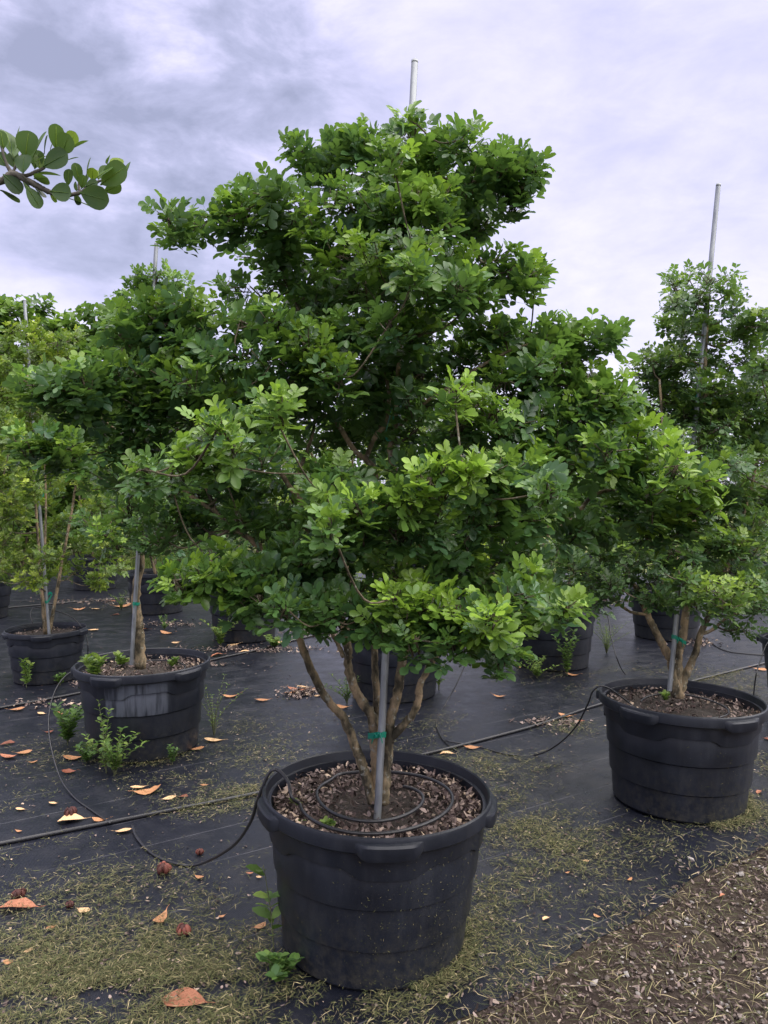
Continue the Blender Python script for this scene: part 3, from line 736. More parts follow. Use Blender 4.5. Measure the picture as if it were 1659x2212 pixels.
MAIN = [  # x, y, rx, ry, depth, brightness
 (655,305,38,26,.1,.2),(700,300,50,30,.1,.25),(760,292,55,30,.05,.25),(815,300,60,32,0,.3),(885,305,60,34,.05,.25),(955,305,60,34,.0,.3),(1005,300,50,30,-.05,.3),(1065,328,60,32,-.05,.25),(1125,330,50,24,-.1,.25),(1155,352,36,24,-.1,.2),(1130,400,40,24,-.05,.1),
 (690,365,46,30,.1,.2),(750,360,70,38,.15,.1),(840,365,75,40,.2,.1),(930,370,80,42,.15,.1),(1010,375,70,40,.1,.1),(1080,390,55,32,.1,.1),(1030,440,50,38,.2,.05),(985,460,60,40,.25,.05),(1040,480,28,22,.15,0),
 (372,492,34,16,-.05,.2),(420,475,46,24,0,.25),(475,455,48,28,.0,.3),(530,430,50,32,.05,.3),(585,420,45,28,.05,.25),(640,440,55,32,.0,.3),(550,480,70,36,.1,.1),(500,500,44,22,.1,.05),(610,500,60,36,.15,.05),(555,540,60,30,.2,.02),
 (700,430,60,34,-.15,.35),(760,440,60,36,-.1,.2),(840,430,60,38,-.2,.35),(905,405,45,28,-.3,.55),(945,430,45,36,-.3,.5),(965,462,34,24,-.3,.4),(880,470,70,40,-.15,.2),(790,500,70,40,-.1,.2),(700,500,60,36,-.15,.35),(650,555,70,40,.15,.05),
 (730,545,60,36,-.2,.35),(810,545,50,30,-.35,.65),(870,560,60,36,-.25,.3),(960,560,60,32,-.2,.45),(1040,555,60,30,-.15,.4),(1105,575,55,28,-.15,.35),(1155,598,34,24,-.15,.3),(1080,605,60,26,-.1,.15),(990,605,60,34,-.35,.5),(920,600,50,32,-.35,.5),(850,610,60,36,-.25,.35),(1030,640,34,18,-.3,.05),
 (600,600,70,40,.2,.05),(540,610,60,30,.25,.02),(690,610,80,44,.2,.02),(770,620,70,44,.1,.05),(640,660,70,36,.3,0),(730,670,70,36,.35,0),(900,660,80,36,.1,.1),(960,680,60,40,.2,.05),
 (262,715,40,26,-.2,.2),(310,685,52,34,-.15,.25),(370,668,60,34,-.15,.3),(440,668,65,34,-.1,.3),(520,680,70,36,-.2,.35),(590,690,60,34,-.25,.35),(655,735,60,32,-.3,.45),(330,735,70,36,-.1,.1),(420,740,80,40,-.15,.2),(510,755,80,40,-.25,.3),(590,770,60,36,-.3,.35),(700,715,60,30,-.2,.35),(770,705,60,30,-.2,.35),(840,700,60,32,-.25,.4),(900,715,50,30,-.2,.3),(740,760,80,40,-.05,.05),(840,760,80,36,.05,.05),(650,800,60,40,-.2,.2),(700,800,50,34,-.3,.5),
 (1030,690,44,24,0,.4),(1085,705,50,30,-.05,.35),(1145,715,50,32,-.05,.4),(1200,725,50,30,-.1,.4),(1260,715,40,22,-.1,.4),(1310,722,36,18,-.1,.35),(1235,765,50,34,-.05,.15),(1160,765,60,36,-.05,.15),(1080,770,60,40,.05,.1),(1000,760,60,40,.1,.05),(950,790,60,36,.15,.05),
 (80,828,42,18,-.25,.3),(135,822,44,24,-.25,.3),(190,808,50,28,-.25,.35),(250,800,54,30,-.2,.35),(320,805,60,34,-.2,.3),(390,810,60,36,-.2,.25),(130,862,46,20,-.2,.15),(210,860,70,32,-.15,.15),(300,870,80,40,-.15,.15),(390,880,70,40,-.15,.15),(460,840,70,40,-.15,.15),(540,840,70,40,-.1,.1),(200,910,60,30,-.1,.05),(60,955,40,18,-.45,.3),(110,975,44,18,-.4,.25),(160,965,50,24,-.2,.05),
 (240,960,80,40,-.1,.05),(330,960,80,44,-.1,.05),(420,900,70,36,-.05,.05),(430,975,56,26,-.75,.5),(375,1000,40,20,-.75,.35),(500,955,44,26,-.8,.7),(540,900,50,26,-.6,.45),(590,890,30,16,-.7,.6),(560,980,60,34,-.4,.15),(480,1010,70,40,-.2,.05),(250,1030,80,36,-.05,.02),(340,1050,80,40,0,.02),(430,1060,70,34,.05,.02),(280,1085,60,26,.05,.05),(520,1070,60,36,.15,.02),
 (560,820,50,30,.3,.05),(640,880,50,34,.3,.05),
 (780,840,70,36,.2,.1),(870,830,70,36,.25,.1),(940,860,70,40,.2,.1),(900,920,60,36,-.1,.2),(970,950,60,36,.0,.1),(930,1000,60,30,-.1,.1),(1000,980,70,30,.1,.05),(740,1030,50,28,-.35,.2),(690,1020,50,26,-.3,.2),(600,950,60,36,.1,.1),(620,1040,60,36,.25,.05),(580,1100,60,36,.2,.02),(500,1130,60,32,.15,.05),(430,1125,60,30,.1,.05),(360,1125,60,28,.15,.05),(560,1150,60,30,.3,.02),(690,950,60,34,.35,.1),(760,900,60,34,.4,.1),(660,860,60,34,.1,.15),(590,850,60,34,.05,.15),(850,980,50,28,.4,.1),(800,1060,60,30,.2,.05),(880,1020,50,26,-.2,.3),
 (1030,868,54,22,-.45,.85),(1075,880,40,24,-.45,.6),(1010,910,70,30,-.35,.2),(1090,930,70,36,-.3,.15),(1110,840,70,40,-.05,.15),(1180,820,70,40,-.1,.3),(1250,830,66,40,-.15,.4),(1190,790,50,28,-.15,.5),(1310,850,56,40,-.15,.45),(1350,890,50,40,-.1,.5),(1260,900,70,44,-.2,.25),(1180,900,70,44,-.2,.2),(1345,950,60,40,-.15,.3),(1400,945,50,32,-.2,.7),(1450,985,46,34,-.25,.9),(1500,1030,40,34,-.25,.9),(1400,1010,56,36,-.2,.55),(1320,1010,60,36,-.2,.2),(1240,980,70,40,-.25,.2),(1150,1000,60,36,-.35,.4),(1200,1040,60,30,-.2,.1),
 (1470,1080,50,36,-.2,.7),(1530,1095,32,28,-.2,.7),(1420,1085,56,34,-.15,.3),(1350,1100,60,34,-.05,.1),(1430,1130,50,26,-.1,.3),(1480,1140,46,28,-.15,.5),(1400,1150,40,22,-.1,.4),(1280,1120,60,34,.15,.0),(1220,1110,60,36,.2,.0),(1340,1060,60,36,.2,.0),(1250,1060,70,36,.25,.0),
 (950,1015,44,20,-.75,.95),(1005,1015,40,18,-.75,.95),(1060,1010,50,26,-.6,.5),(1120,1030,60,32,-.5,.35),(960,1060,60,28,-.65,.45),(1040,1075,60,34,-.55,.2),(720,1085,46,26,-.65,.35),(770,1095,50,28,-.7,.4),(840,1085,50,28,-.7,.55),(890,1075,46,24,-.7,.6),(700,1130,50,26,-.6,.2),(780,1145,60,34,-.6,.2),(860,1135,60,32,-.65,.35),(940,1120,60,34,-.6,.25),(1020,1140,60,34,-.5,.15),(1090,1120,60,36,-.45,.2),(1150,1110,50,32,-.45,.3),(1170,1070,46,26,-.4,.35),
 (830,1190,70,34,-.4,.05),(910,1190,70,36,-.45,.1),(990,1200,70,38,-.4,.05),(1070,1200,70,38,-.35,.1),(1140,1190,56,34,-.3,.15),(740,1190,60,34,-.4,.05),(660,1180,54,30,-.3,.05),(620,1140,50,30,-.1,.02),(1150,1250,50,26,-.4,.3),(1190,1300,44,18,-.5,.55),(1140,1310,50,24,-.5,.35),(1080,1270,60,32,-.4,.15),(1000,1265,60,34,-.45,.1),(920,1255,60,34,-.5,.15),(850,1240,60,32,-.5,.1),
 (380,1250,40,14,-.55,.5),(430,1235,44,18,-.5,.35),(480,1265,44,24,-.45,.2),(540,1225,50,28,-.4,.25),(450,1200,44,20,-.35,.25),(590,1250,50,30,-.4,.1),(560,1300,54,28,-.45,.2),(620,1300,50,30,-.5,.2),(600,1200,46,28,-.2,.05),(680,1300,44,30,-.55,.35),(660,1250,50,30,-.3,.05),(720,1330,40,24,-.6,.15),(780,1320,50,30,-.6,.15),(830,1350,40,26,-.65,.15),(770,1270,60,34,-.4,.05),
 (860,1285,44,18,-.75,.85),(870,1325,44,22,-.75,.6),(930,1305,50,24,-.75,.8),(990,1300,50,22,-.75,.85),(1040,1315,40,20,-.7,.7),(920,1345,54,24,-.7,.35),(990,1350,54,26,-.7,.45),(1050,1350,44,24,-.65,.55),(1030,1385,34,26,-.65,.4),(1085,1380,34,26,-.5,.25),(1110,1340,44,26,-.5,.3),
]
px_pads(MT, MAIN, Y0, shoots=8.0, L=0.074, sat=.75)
# the far side of the crown, mostly hidden from here
for k in range(36):
    a = MT.rng.uniform(0.15, math.pi - .15); z = MT.rng.uniform(1.15, 2.55); rr = (1.05 - .35 * (z - 1.15)) * MT.rng.uniform(.45, 1)
    c = MT.base + np.array((math.cos(a) * rr * 1.0, math.sin(a) * rr, z - SOILZ))
    if c[1] < Y0 + .3: continue
    MT.connect(c); MT.pad(c, (.13, .13, .075), 8, .1, .082)
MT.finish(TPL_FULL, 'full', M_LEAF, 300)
stake('tall metal stake beside the stems of the broad multi-stemmed tree', at(815, 1772, Y0 - .06), at(896, 131, Y0 + .24), .0135,
      ties=[(.105, at(806, 1588, Y0 - .0)), (.535, at(843, 937, Y0 + .03))])

# ================================================================== tree on the right
YR = 3.97
rx_ = at(1466, 1520, YR)[0]
POT_RIGHT = pot('clean black pot under the tall tree with the pale flaking trunk, beside the gravel', rx_, YR, 1.0, rot=22, chips=900, seed=2, tilt=(0, 1.5))
RT = Tree('multi_stem_tree', 'tall narrow-topped tree with flaking orange-tan stems beside the gravel', (at(1464, 1500, YR)[0], YR, SOILZ), 21)
b = at(1464, 1500, YR); 
RT.stem(px([(1462, 1505), (1453, 1442), (1446, 1419), (1423, 1378), (1404, 1337), (1389, 1307), (1374, 1273), (1350, 1220)], YR), .032, .010)
RT.stem(px([(1404, 1337), (1393, 1327), (1362, 1322), (1329, 1299), (1300, 1280)], YR), .012, .006)
RT.stem(px([(1466, 1505), (1464, 1423), (1474, 1382), (1481, 1333), (1490, 1240), (1500, 1120), (1510, 980), (1520, 850), (1525, 740), (1530, 650)], YR), .030, .008)
RT.stem(px([(1468, 1505), (1479, 1464), (1502, 1412), (1513, 1370), (1536, 1318), (1570, 1230), (1600, 1130), (1630, 1020), (1650, 900)], YR), .026, .007)
RT.stem(px([(1513, 1370), (1540, 1360), (1570, 1335), (1620, 1310), (1700, 1250)], YR), .012, .006)
RT.stem(px([(1490, 1240), (1460, 1130), (1440, 1020), (1430, 900), (1425, 820)], YR), .013, .006)
RP = [(1450,610,30,18),(1490,600,40,20),(1540,598,40,18),(1580,620,36,20),(1460,650,40,26),(1520,640,50,28),(1580,665,40,28),(1625,690,36,24),(1660,690,36,24),(1470,705,44,30),(1530,710,54,32),(1590,725,50,30),(1640,740,44,30),(1440,690,20,14),
 (1375,800,34,22),(1410,775,44,26),(1460,770,54,30),(1520,775,60,30),(1580,780,60,30),(1640,790,54,32),(1400,830,54,34),(1460,830,60,36),(1530,840,64,38),(1600,850,64,38),(1660,860,54,40),(1420,890,56,40),(1490,900,64,40),(1560,910,64,40),(1640,930,64,40),(1450,960,60,40),(1530,980,64,40),(1610,1000,64,40),(1500,1040,60,36),(1570,1060,64,36),(1650,1070,60,40),
 (1560,1120,60,34),(1630,1130,60,34),(1480,1120,50,30),(1290,1165,30,16,-.3,.5),(1330,1150,40,20,-.3,.6),(1390,1160,46,22,-.3,.5),(1450,1180,50,26,-.3,.3),(1300,1195,44,22,-.2,.2),(1360,1200,50,26,-.2,.1),(1430,1215,50,26,-.2,.1),(1510,1190,54,28,-.2,.3),(1580,1180,54,26,-.25,.4),(1640,1180,54,28,-.2,.4),(1340,1250,46,24,-.1,.05),(1290,1240,40,20,.0,.05),(1400,1255,50,24,-.1,.1),(1470,1245,46,22,-.45,.7),(1530,1265,46,22,-.5,.85),(1580,1280,46,22,-.4,.6),(1630,1260,50,26,-.35,.7),(1420,1290,46,20,-.3,.2),(1490,1290,50,20,-.35,.3),(1560,1310,44,20,-.2,.2),(1640,1310,50,30,-.1,.1),(1600,1350,44,22,.0,.05),(1310,1285,40,18,-.1,.05),(1700,900,60,60),(1720,1000,60,60),(1720,1120,60,50),(1720,1220,60,50),(1715,800,50,50)]
px_pads(RT, RP, YR, shoots=11, L=0.068, bright=0.3, sat=.4)
for k in range(24):
    a = RT.rng.uniform(0, math.pi); z = RT.rng.uniform(1.0, 2.3); rr = (.85 - .25 * (z - 1)) * RT.rng.uniform(.4, 1)
    c = RT.base + np.array((math.cos(a) * rr, math.sin(a) * rr, z - SOILZ)); RT.connect(c); RT.pad(c, (.15, .15, .09), 9, .1, .086)
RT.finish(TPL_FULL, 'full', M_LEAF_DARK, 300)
stake('metal stake beside the flaking orange-tan stems', at(1446, 1492, YR - .05), at(1552, 398, YR + .02), .0125,
      ties=[(.105, at(1474, 1387, YR)), (.58, at(1497, 880, YR + .03))])

# ================================================================== tree on the left with a single trunk
YL = 4.80
POT_LEFT = pot('black pot with a pale grey mineral crust on its upper side', at(311, 1435, YL)[0], YL, 1.0, rot=-14, stain=True, chips=900, seed=3, tilt=(0, -.5))
LT = Tree('single_trunk_tree', 'tree with one straight lichen-spotted trunk in the crusted pot', (at(302, 1440, YL)[0], YL, SOILZ), 31)
LT.stem(px([(303, 1445), (300, 1373), (297, 1336), (293, 1283), (302, 1223), (304, 1150), (312, 1040), (320, 900), (328, 780), (335, 660)], YL), .042, .014, name='trunk')
for P in ([(304, 1150), (260, 1130, -.1), (200, 1130, -.2)], [(304, 1150), (350, 1120, -.1), (400, 1100, -.2)], [(312, 1040), (260, 980, .1), (210, 900, .15)], [(312, 1040), (380, 960), (430, 860)], [(320, 900), (280, 800), (250, 720)], [(320, 900), (370, 800), (400, 680)]):
    LT.stem(px(P, YL), .014, .006, name='limb')
LP = [(300,595,28,14),(340,590,34,16),(380,610,34,18),(290,625,34,20),(340,630,44,24),(395,640,36,22),(260,650,28,18),(300,670,44,24),(360,675,48,26),(410,690,44,26),(270,700,40,24),(240,740,40,26),(300,735,50,28),(370,740,50,28),(430,760,48,30),(210,800,44,28),(270,800,50,30),(340,810,54,30),(410,830,54,30),(470,830,48,30),(220,870,50,30),(300,880,54,30),(380,900,54,30),(450,910,50,30),(190,940,46,28),(260,960,54,30),(340,970,54,30),(420,990,54,30),(200,1020,46,28),(280,1040,54,30),(370,1060,54,28),(440,1070,46,26),
 (190,1125,34,18,-.4,.45),(225,1150,38,18,-.45,.5),(260,1110,40,20,-.35,.35),(300,1130,46,24,-.35,.15),(250,1175,36,14,-.4,.35),(340,1100,46,22,-.3,.15),(330,1160,46,22,-.3,.05),(390,1130,44,22,-.25,.1),(370,1175,44,18,-.3,.1),(430,1150,44,22,-.2,.1),(300,1180,40,16,-.3,.05)]
px_pads(LT, LP, YL, shoots=10, L=0.072, bright=0.35)
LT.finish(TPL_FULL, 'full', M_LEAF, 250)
stake('metal stake tied to the single straight trunk', at(284, 1436, YL - .06), at(338, 525, YL), .0125, ties=[(.145, at(296, 1304, YL)), (.80, at(331, 690, YL + .02))])

# ================================================================== the overhanging paddle-leaved branch, its tree stands out of frame
YC = 2.55
CB = thing('paddle_leaf_tree', 'branch of a tree with large rounded leathery leaves hanging against the sky', 'tree', (-2.45, YC, 0.0))
def cr(x, y, dy=0.0): return at(x * .25, 216 + y * .25, YC + dy)
mb = MB()
tube(mb, spline([(-2.45, YC, 0), (-2.43, YC + .02, .9), (-2.47, YC - .03, 1.9), (-2.40, YC, 2.7), (-2.36, YC + .03, 3.3)]), [.07, .02], 12, wob=.03, rng=np.random.default_rng(3))
inv_parent(mb.build('trunk', M_BARK), CB)
def twigp(P, r0, r1, name='branch'):
    mb = MB(); tube(mb, spline(P), np.linspace(r0, r1, len(spline(P))), 7, wob=.08, rng=np.random.default_rng(9)); inv_parent(mb.build(name, M_TWIG2), CB)
M_TWIG2 = simple('grey_green_twig', (0.085, 0.075, 0.062), 0.8, noise=.4, ns=60)
twigp([(-2.43, YC, 2.2), (-1.95, YC, 2.42), cr(-320, 745), cr(0, 700), cr(110, 640), cr(215, 685), cr(330, 745), cr(430, 795), cr(540, 825), cr(690, 800), cr(760, 750), cr(850, 705), cr(900, 690)], .016, .0032)
twigp([cr(110, 640), cr(230, 652), cr(310, 620), cr(385, 580), cr(420, 500)], .007, .004, 'twig')
twigp([cr(110, 640), cr(60, 560), cr(15, 400), cr(0, 330)], .007, .004, 'twig')
twigp([cr(110, 640), cr(140, 560), cr(190, 470)], .005, .003, 'twig')
twigp([cr(690, 800), cr(680, 730), cr(690, 690)], .005, .003, 'twig')
twigp([cr(-320, 745), cr(-260, 560), cr(-230, 430)], .008, .004, 'twig')
CL = [ # base, tip, width, age, depth
 (220,510,240,262,185,.35,0),(200,640,200,460,135,.05,-.03),(370,580,570,455,165,.05,-.04),(540,470,585,300,165,.15,-.01),(480,430,490,208,88,.5,.02),(590,430,640,278,125,.9,.05),(290,500,378,258,95,.45,.03),(150,420,150,225,65,.45,.05),(115,500,62,252,85,.4,.03),(385,470,395,300,55,.25,.04),(120,530,78,335,42,.1,-.02),(275,555,395,470,38,.05,-.02),(575,525,677,485,24,.2,.02),(640,415,748,335,24,.3,.03),(30,430,8,262,60,.4,.0),(25,640,185,795,115,.0,-.02),(222,735,355,930,88,.15,-.04),(295,678,400,688,34,.05,0),(310,642,523,630,24,.0,.02),(0,775,155,872,24,0,.02),(15,690,150,805,20,.2,.03),(345,605,340,465,75,.6,.05),
 (430,790,608,800,150,.12,-.03),(590,745,590,593,85,.2,.0),(685,725,655,543,58,.35,.03),(748,680,767,490,52,.35,.03),(800,700,800,595,72,1.,.05),(705,770,718,650,75,.25,.0),(735,752,838,700,72,.05,-.02),(688,800,922,868,168,.0,-.05),(868,735,1072,570,190,.3,-.03),(825,685,962,568,72,.5,-.05),(990,620,1018,492,115,.95,.05),(1080,670,1105,530,68,.4,.04),(895,792,1045,740,72,.12,.0),(928,555,932,478,24,.4,.05),(600,855,830,922,34,.05,.02),(672,795,638,708,42,.3,.02),(428,808,487,880,38,.6,.04),(308,748,378,825,22,.0,.02),(850,690,850,600,60,.6,.06),(420,520,440,370,50,.45,.06),
 (300,600,330,430,120,.2,.06),(140,600,90,440,110,.25,.05),(60,580,-20,450,110,.2,.0),(420,570,470,440,90,.3,.05),(730,760,760,610,80,.2,.06),(880,700,930,560,110,.4,.05),(640,810,690,900,60,.0,.02),(180,660,240,760,60,.0,.03),(950,700,1010,600,100,.6,.07),
 (-240,560,-260,330,150,.3,0),(-230,470,-120,280,140,.3,.02),(-180,640,-60,520,130,.1,-.02),(-300,700,-420,560,140,.2,.02),(-150,720,-80,860,110,.0,0),(-60,660,-90,500,120,.3,.03)]
rngc = np.random.default_rng(8)
def paddle(base, tip, w, age, sidev, cup=.12):
    d = tip - base; L = np.linalg.norm(d); d = d / L
    s = unit(sidev - d * np.dot(sidev, d)); n = np.cross(d, s)
    prof = [(0, .03), (.06, .06), (.15, .20), (.3, .38), (.45, .49), (.62, .54), (.78, .52), (.89, .42), (.96, .26), (1, .06)]
    V, f = [], []
    for t, q in prof:
        bend = -.10 * L * (t * t)
        for k in (-1, -.5, 0, .5, 1):
            V.append(base + d * L * t + s * (q * k * w) + n * (bend + cup * w * abs(k) ** 1.5 * q))
    for i in range(len(prof) - 1):
        for j in range(4): f.append((i * 5 + j, i * 5 + j + 1, i * 5 + 6 + j, i * 5 + 5 + j))
    mb = MB(); mb.add(np.array(V), [np.array(f)], np.tile((age, rngc.uniform(.3, .8)), (len(V), 1)))
    nb = len(V)   # raised pale midrib
    P = np.array([base + d * L * t + n * (-.10 * L * t * t + .0012) for t in (0, .3, .6, .9)]); tube(mb, P, [.0016, .0005], 4, tint=(min(1, age + .45), .9))
    return mb
for (x0, y0, x1, y1, w, age, dy) in CL:
    q0, q1 = cr(x0, y0, dy), cr(x1, y1, dy + rngc.uniform(-.05, .03)); full = 195 * .25 * YC / F
    wm = w * .25 * YC / F; L = np.linalg.norm(q1 - q0)
    turn = math.acos(min(1, wm / max(wm, min(full, .62 * L)))) * rngc.choice((-1, 1))
    d = unit(q1 - q0); flat = unit(np.cross(d, np.array((0, 1.0, 0)))); dep = np.cross(d, flat)
    sv = flat * math.cos(turn) + dep * math.sin(turn)
    inv_parent(paddle(q0, q1, max(wm, min(full, .62 * L)), age, sv).build('leaf', M_PADDLE), CB)

# ================================================================== potted trees behind, each in its own pot
def potted(lab_pot, lab_tree, pxx, Y, top, bottom, rad, seed, mat=M_LEAF, tpl=None, scale=1.0, st=None, chips=160, hs=1.08, X=None, **kw):
    x = X if X is not None else at(pxx, 1200, Y)[0]
    pot(lab_pot, x, Y, scale, rot=seed * 37 % 60, chips=chips, seed=4 + seed % 3, hs=hs)
    T = auto_tree('potted_tree', lab_tree, (x, Y, .425 * scale * hs), top, bottom, rad, seed, mat, tpl, group='trees grown in nursery pots', **kw)
    if st:
        lx, h, lab = st
        stake(lab, (x + .05, Y - .05, .38 * scale * hs), (x + .05 + lx, Y, h), .0125, ties=[(f, (x + .05 + lx * f, Y + .02, .38 + (h - .38) * f)) for f in (.12, .42, .68)])
    return T
potted('small black pot with a pale climbing vine on its side', 'airy yellow-green tree in the pot with the climbing vine', 98, 6.55, 3.02, .88, .78, 41, M_LEAF_YELLOW, TPL_FINE, scale=.80, st=(-.20, 3.22, 'metal stake leaning out of the airy yellow-green tree'),
       npads=86, shoots=10, L=.068, bright=.5, padr=.14, stem_r=.019, chips=200)
potted('black pot directly behind the stems of the broad tree, fern at its foot', 'bright yellow-green bushy tree in the pot with a fern at its foot', 852, 6.08, 2.55, .75, .95, 42, M_LEAF_YELLOW, npads=46, shoots=12, L=.085, bright=.6, padr=.17, shape='round', chips=150)
potted('black pot with two leafy weeds climbing its front', 'low dark tree in the pot with weeds climbing its front', 1194, 7.1, 2.2, .62, .95, 43, M_LEAF, npads=40, shoots=12, L=.09, bright=.3, padr=.18, shape='round', chips=200)
potted('black pot half hidden by a round yellowish weed', 'dark bushy tree in the pot beside the round yellowish weed', 528, 8.36, 3.0, .75, 1.0, 44, M_LEAF_DARK, npads=50, shoots=11, L=.09, padr=.19, shape='round')
potted('black pot standing before the grass strip, seen past the single straight trunk', 'dark tree standing before the grass strip', 339, 10.2, 3.2, .8, 1.1, 45, M_LEAF, npads=46, shoots=11, L=.10, padr=.2)
potted('farthest black pot near the pale grass, dark tree edge hanging over it', 'dense tree near the pale grass behind the airy yellow-green tree', 205, 12.6, 3.0, .75, 1.2, 46, M_LEAF_DARK, npads=36, shoots=11, L=.11, padr=.22, shape='round')
potted('black pot behind the flaking orange-tan stems', 'leafy tree behind the flaking orange-tan stems', 1440, 8.45, 2.7, .75, 1.1, 47, M_LEAF, npads=46, shoots=11, L=.09, padr=.19, shape='round', chips=150)
potted('black pot cut off by the photograph edge beside the small vine-covered pot', 'tree over the pot beside the small vine-covered pot', 0, 9.7, 2.7, .75, 1.0, 48, M_LEAF_YELLOW, TPL_FINE, X=-5.12, npads=40, shoots=11, L=.09, padr=.19)
potted('black pot cut off by the photograph edge beyond the gravel-side tree', 'tree over the pot beyond the gravel-side tree', 0, 5.55, 3.1, .9, .75, 49, M_LEAF_DARK, X=3.17, npads=44, shoots=11, L=.088, padr=.17)
potted('black pot far behind under the low hanging right limb', 'far tree under the low hanging right limb', 1290, 12.5, 3.1, .8, 1.2, 50, M_LEAF, npads=36, shoots=11, L=.11, padr=.23, shape='round')
potted('distant black pot between the weed-covered pot and the grass', 'distant tree behind the low dark tree', 1089, 13.0, 3.0, .8, 1.2, 51, M_LEAF_YELLOW, npads=36, shoots=11, L=.11, padr=.23, shape='round', bright=.5)
potted('distant black pot behind the bright yellow-green bushy tree', 'distant tree behind the bright yellow-green bushy tree', 895, 14.0, 3.0, .8, 1.2, 52, M_LEAF_YELLOW, npads=36, shoots=11, L=.12, padr=.24, shape='round', bright=.5)
potted('distant black pot behind the round yellowish weed', 'distant tree behind the dark bushy tree', 495, 13.6, 3.2, .8, 1.2, 53, M_LEAF, npads=36, shoots=11, L=.12, padr=.24, shape='round')
potted('distant black pot behind the gravel-side tree', 'distant tree behind the gravel-side tree', 1600, 11.5, 3.1, .8, 1.3, 54, M_LEAF_DARK, npads=36, shoots=11, L=.11, padr=.23, shape='round')
# broad shrubs with round leathery leaves at the back left
SH = [(45, 15.6, 5.55, 1.7, 61), (165, 16.2, 5.2, 1.6, 62), (255, 16.0, 5.5, 1.7, 63), (-90, 15.8, 5.6, 1.9, 64)]
SL = ['round-leaved shrub tallest behind the airy yellow-green tree', 'round-leaved shrub lower in the row behind the airy yellow-green tree', 'round-leaved shrub behind the top of the single trunk tree', 'round-leaved shrub at the outer end of the row']
for (x, Y, top, rad, seed), lab in zip(SH, SL):
    T = auto_tree('round_leaf_shrub', lab, (at(x, 1000, Y)[0], Y, 0.0), top, .7, rad, seed, M_ROUND, TPL_ROUND, L=.165, npads=70, shoots=13, stems=4, bright=.45, shape='round', padr=.36, stem_r=.035, group='round-leaved shrubs in a row')
# trees along the far side of the grass strip
def copy_tree(root, loc, rz, label):
    r = root.copy(); col.objects.link(r); r.location = loc; r.rotation_euler.z = rz; r['label'] = label
    for c in root.children:
        q = c.copy(); col.objects.link(q); q.parent = r
    return r
farT = []
far = [(-9.5, 19, 4.0), (-6.5, 20.5, 4.3), (-3.6, 19.5, 4.0), (-0.8, 21, 4.2), (2.0, 19.5, 3.9), (4.8, 21, 4.3), (7.6, 19.5, 4.2), (10.4, 21, 4.6)]
for k, (x, y, h) in enumerate(far):
    lab = '%s-leaved tree in the dense row across the grass strip' % ('green', 'dark', 'yellowish')[k % 3]
    if k >= 3: copy_tree(farT[k % 3].root, (x, y, 0), 1.3 * k, lab); continue
    farT.append(auto_tree('boundary_tree', lab, (x, y, 0), h, .5, 2.0, 80 + k, (M_LEAF, M_LEAF_DARK, M_LEAF_YELLOW)[k % 3], None, L=.21, npads=46, shoots=11, stems=3, bright=.3, shape='round', padr=.48, stem_r=.06, group='trees across the grass strip'))

# ================================================================== irrigation
def tubing(name, label, P, r, group=None, n=8):
    mb = MB(); Q = spline(P, n); tube(mb, Q, r, 8); 
    o = mb.build(name, M_TUBE); return tag(o, label, 'tube' if r < .006 else 'pipe', group)
def G(x, y, z): 
    return gnd(x, y, z)
PZ = .014
tubing('irrigation_pipe', 'thick black pipe running past the broad tree from the fallen leaves to the right pot', [G(-260, 1872, PZ), G(0, 1822, PZ), G(180, 1787, PZ), G(370, 1750, PZ), G(560, 1712, PZ), G(760, 1665, PZ), G(935, 1625, PZ), G(1080, 1588, PZ), G(1180, 1560, PZ), G(1290, 1523, PZ), G(1420, 1490, PZ), G(1700, 1420, PZ)], .0105)
tubing('irrigation_pipe', 'black pipe behind the crusted pot lined with leaf litter', [G(-200, 1568, PZ), G(0, 1529, PZ), G(165, 1498, PZ), G(320, 1462, PZ), G(460, 1425, PZ), G(560, 1403, PZ), G(690, 1370, PZ), G(900, 1330, PZ), G(1120, 1312, PZ), G(1281, 1302, PZ), G(1356, 1296, PZ), G(1500, 1280, PZ)], .0105)
tubing('irrigation_pipe', 'thin far black pipe behind the small vine-covered pot', [G(-120, 1330, PZ), G(17, 1313, PZ), G(130, 1303, PZ), G(247, 1293, PZ), G(400, 1280, PZ), G(560, 1268, PZ)], .0105)
def coil(cx_, cy_, z, r0, r1, turns, a0, n=40, wob=.012, seed=1):
    rg = np.random.default_rng(seed); out = []
    for k in range(n + 1):
        t = k / n; a = a0 + turns * 2 * math.pi * t; r = r0 + (r1 - r0) * t + wob * math.sin(3 * a + seed)
        out.append((cx_ + r * math.cos(a), cy_ + r * math.sin(a), z + .006 * math.sin(2 * a)))
    return out
tubing('drip_tube', 'thin black drip tube coiled on the mulch of the large dusty pot', 
       [G(285, 1782, .02), G(296, 1810, .012), G(330, 1845, .010), G(380, 1866, .010), G(430, 1867, .03)] + [at(500, 1830, 2.95), at(540, 1778, 2.80), at(556, 1730, 2.74), at(580, 1672, 2.74), at(600, 1664, 2.74), at(622, 1688, 2.70), at(630, 1722, 2.66)]
       + [tuple(p) for p in coil(mx + .0, my - .01, 0.506, .275, .275, .80, math.pi * 1.06, 26)] + [tuple(p) for p in coil(mx + .02, my - .0, 0.506, .25, .13, .75, math.pi * 2.75, 20)], .0062, n=5)
lx0 = at(311, 1435, YL)[0]
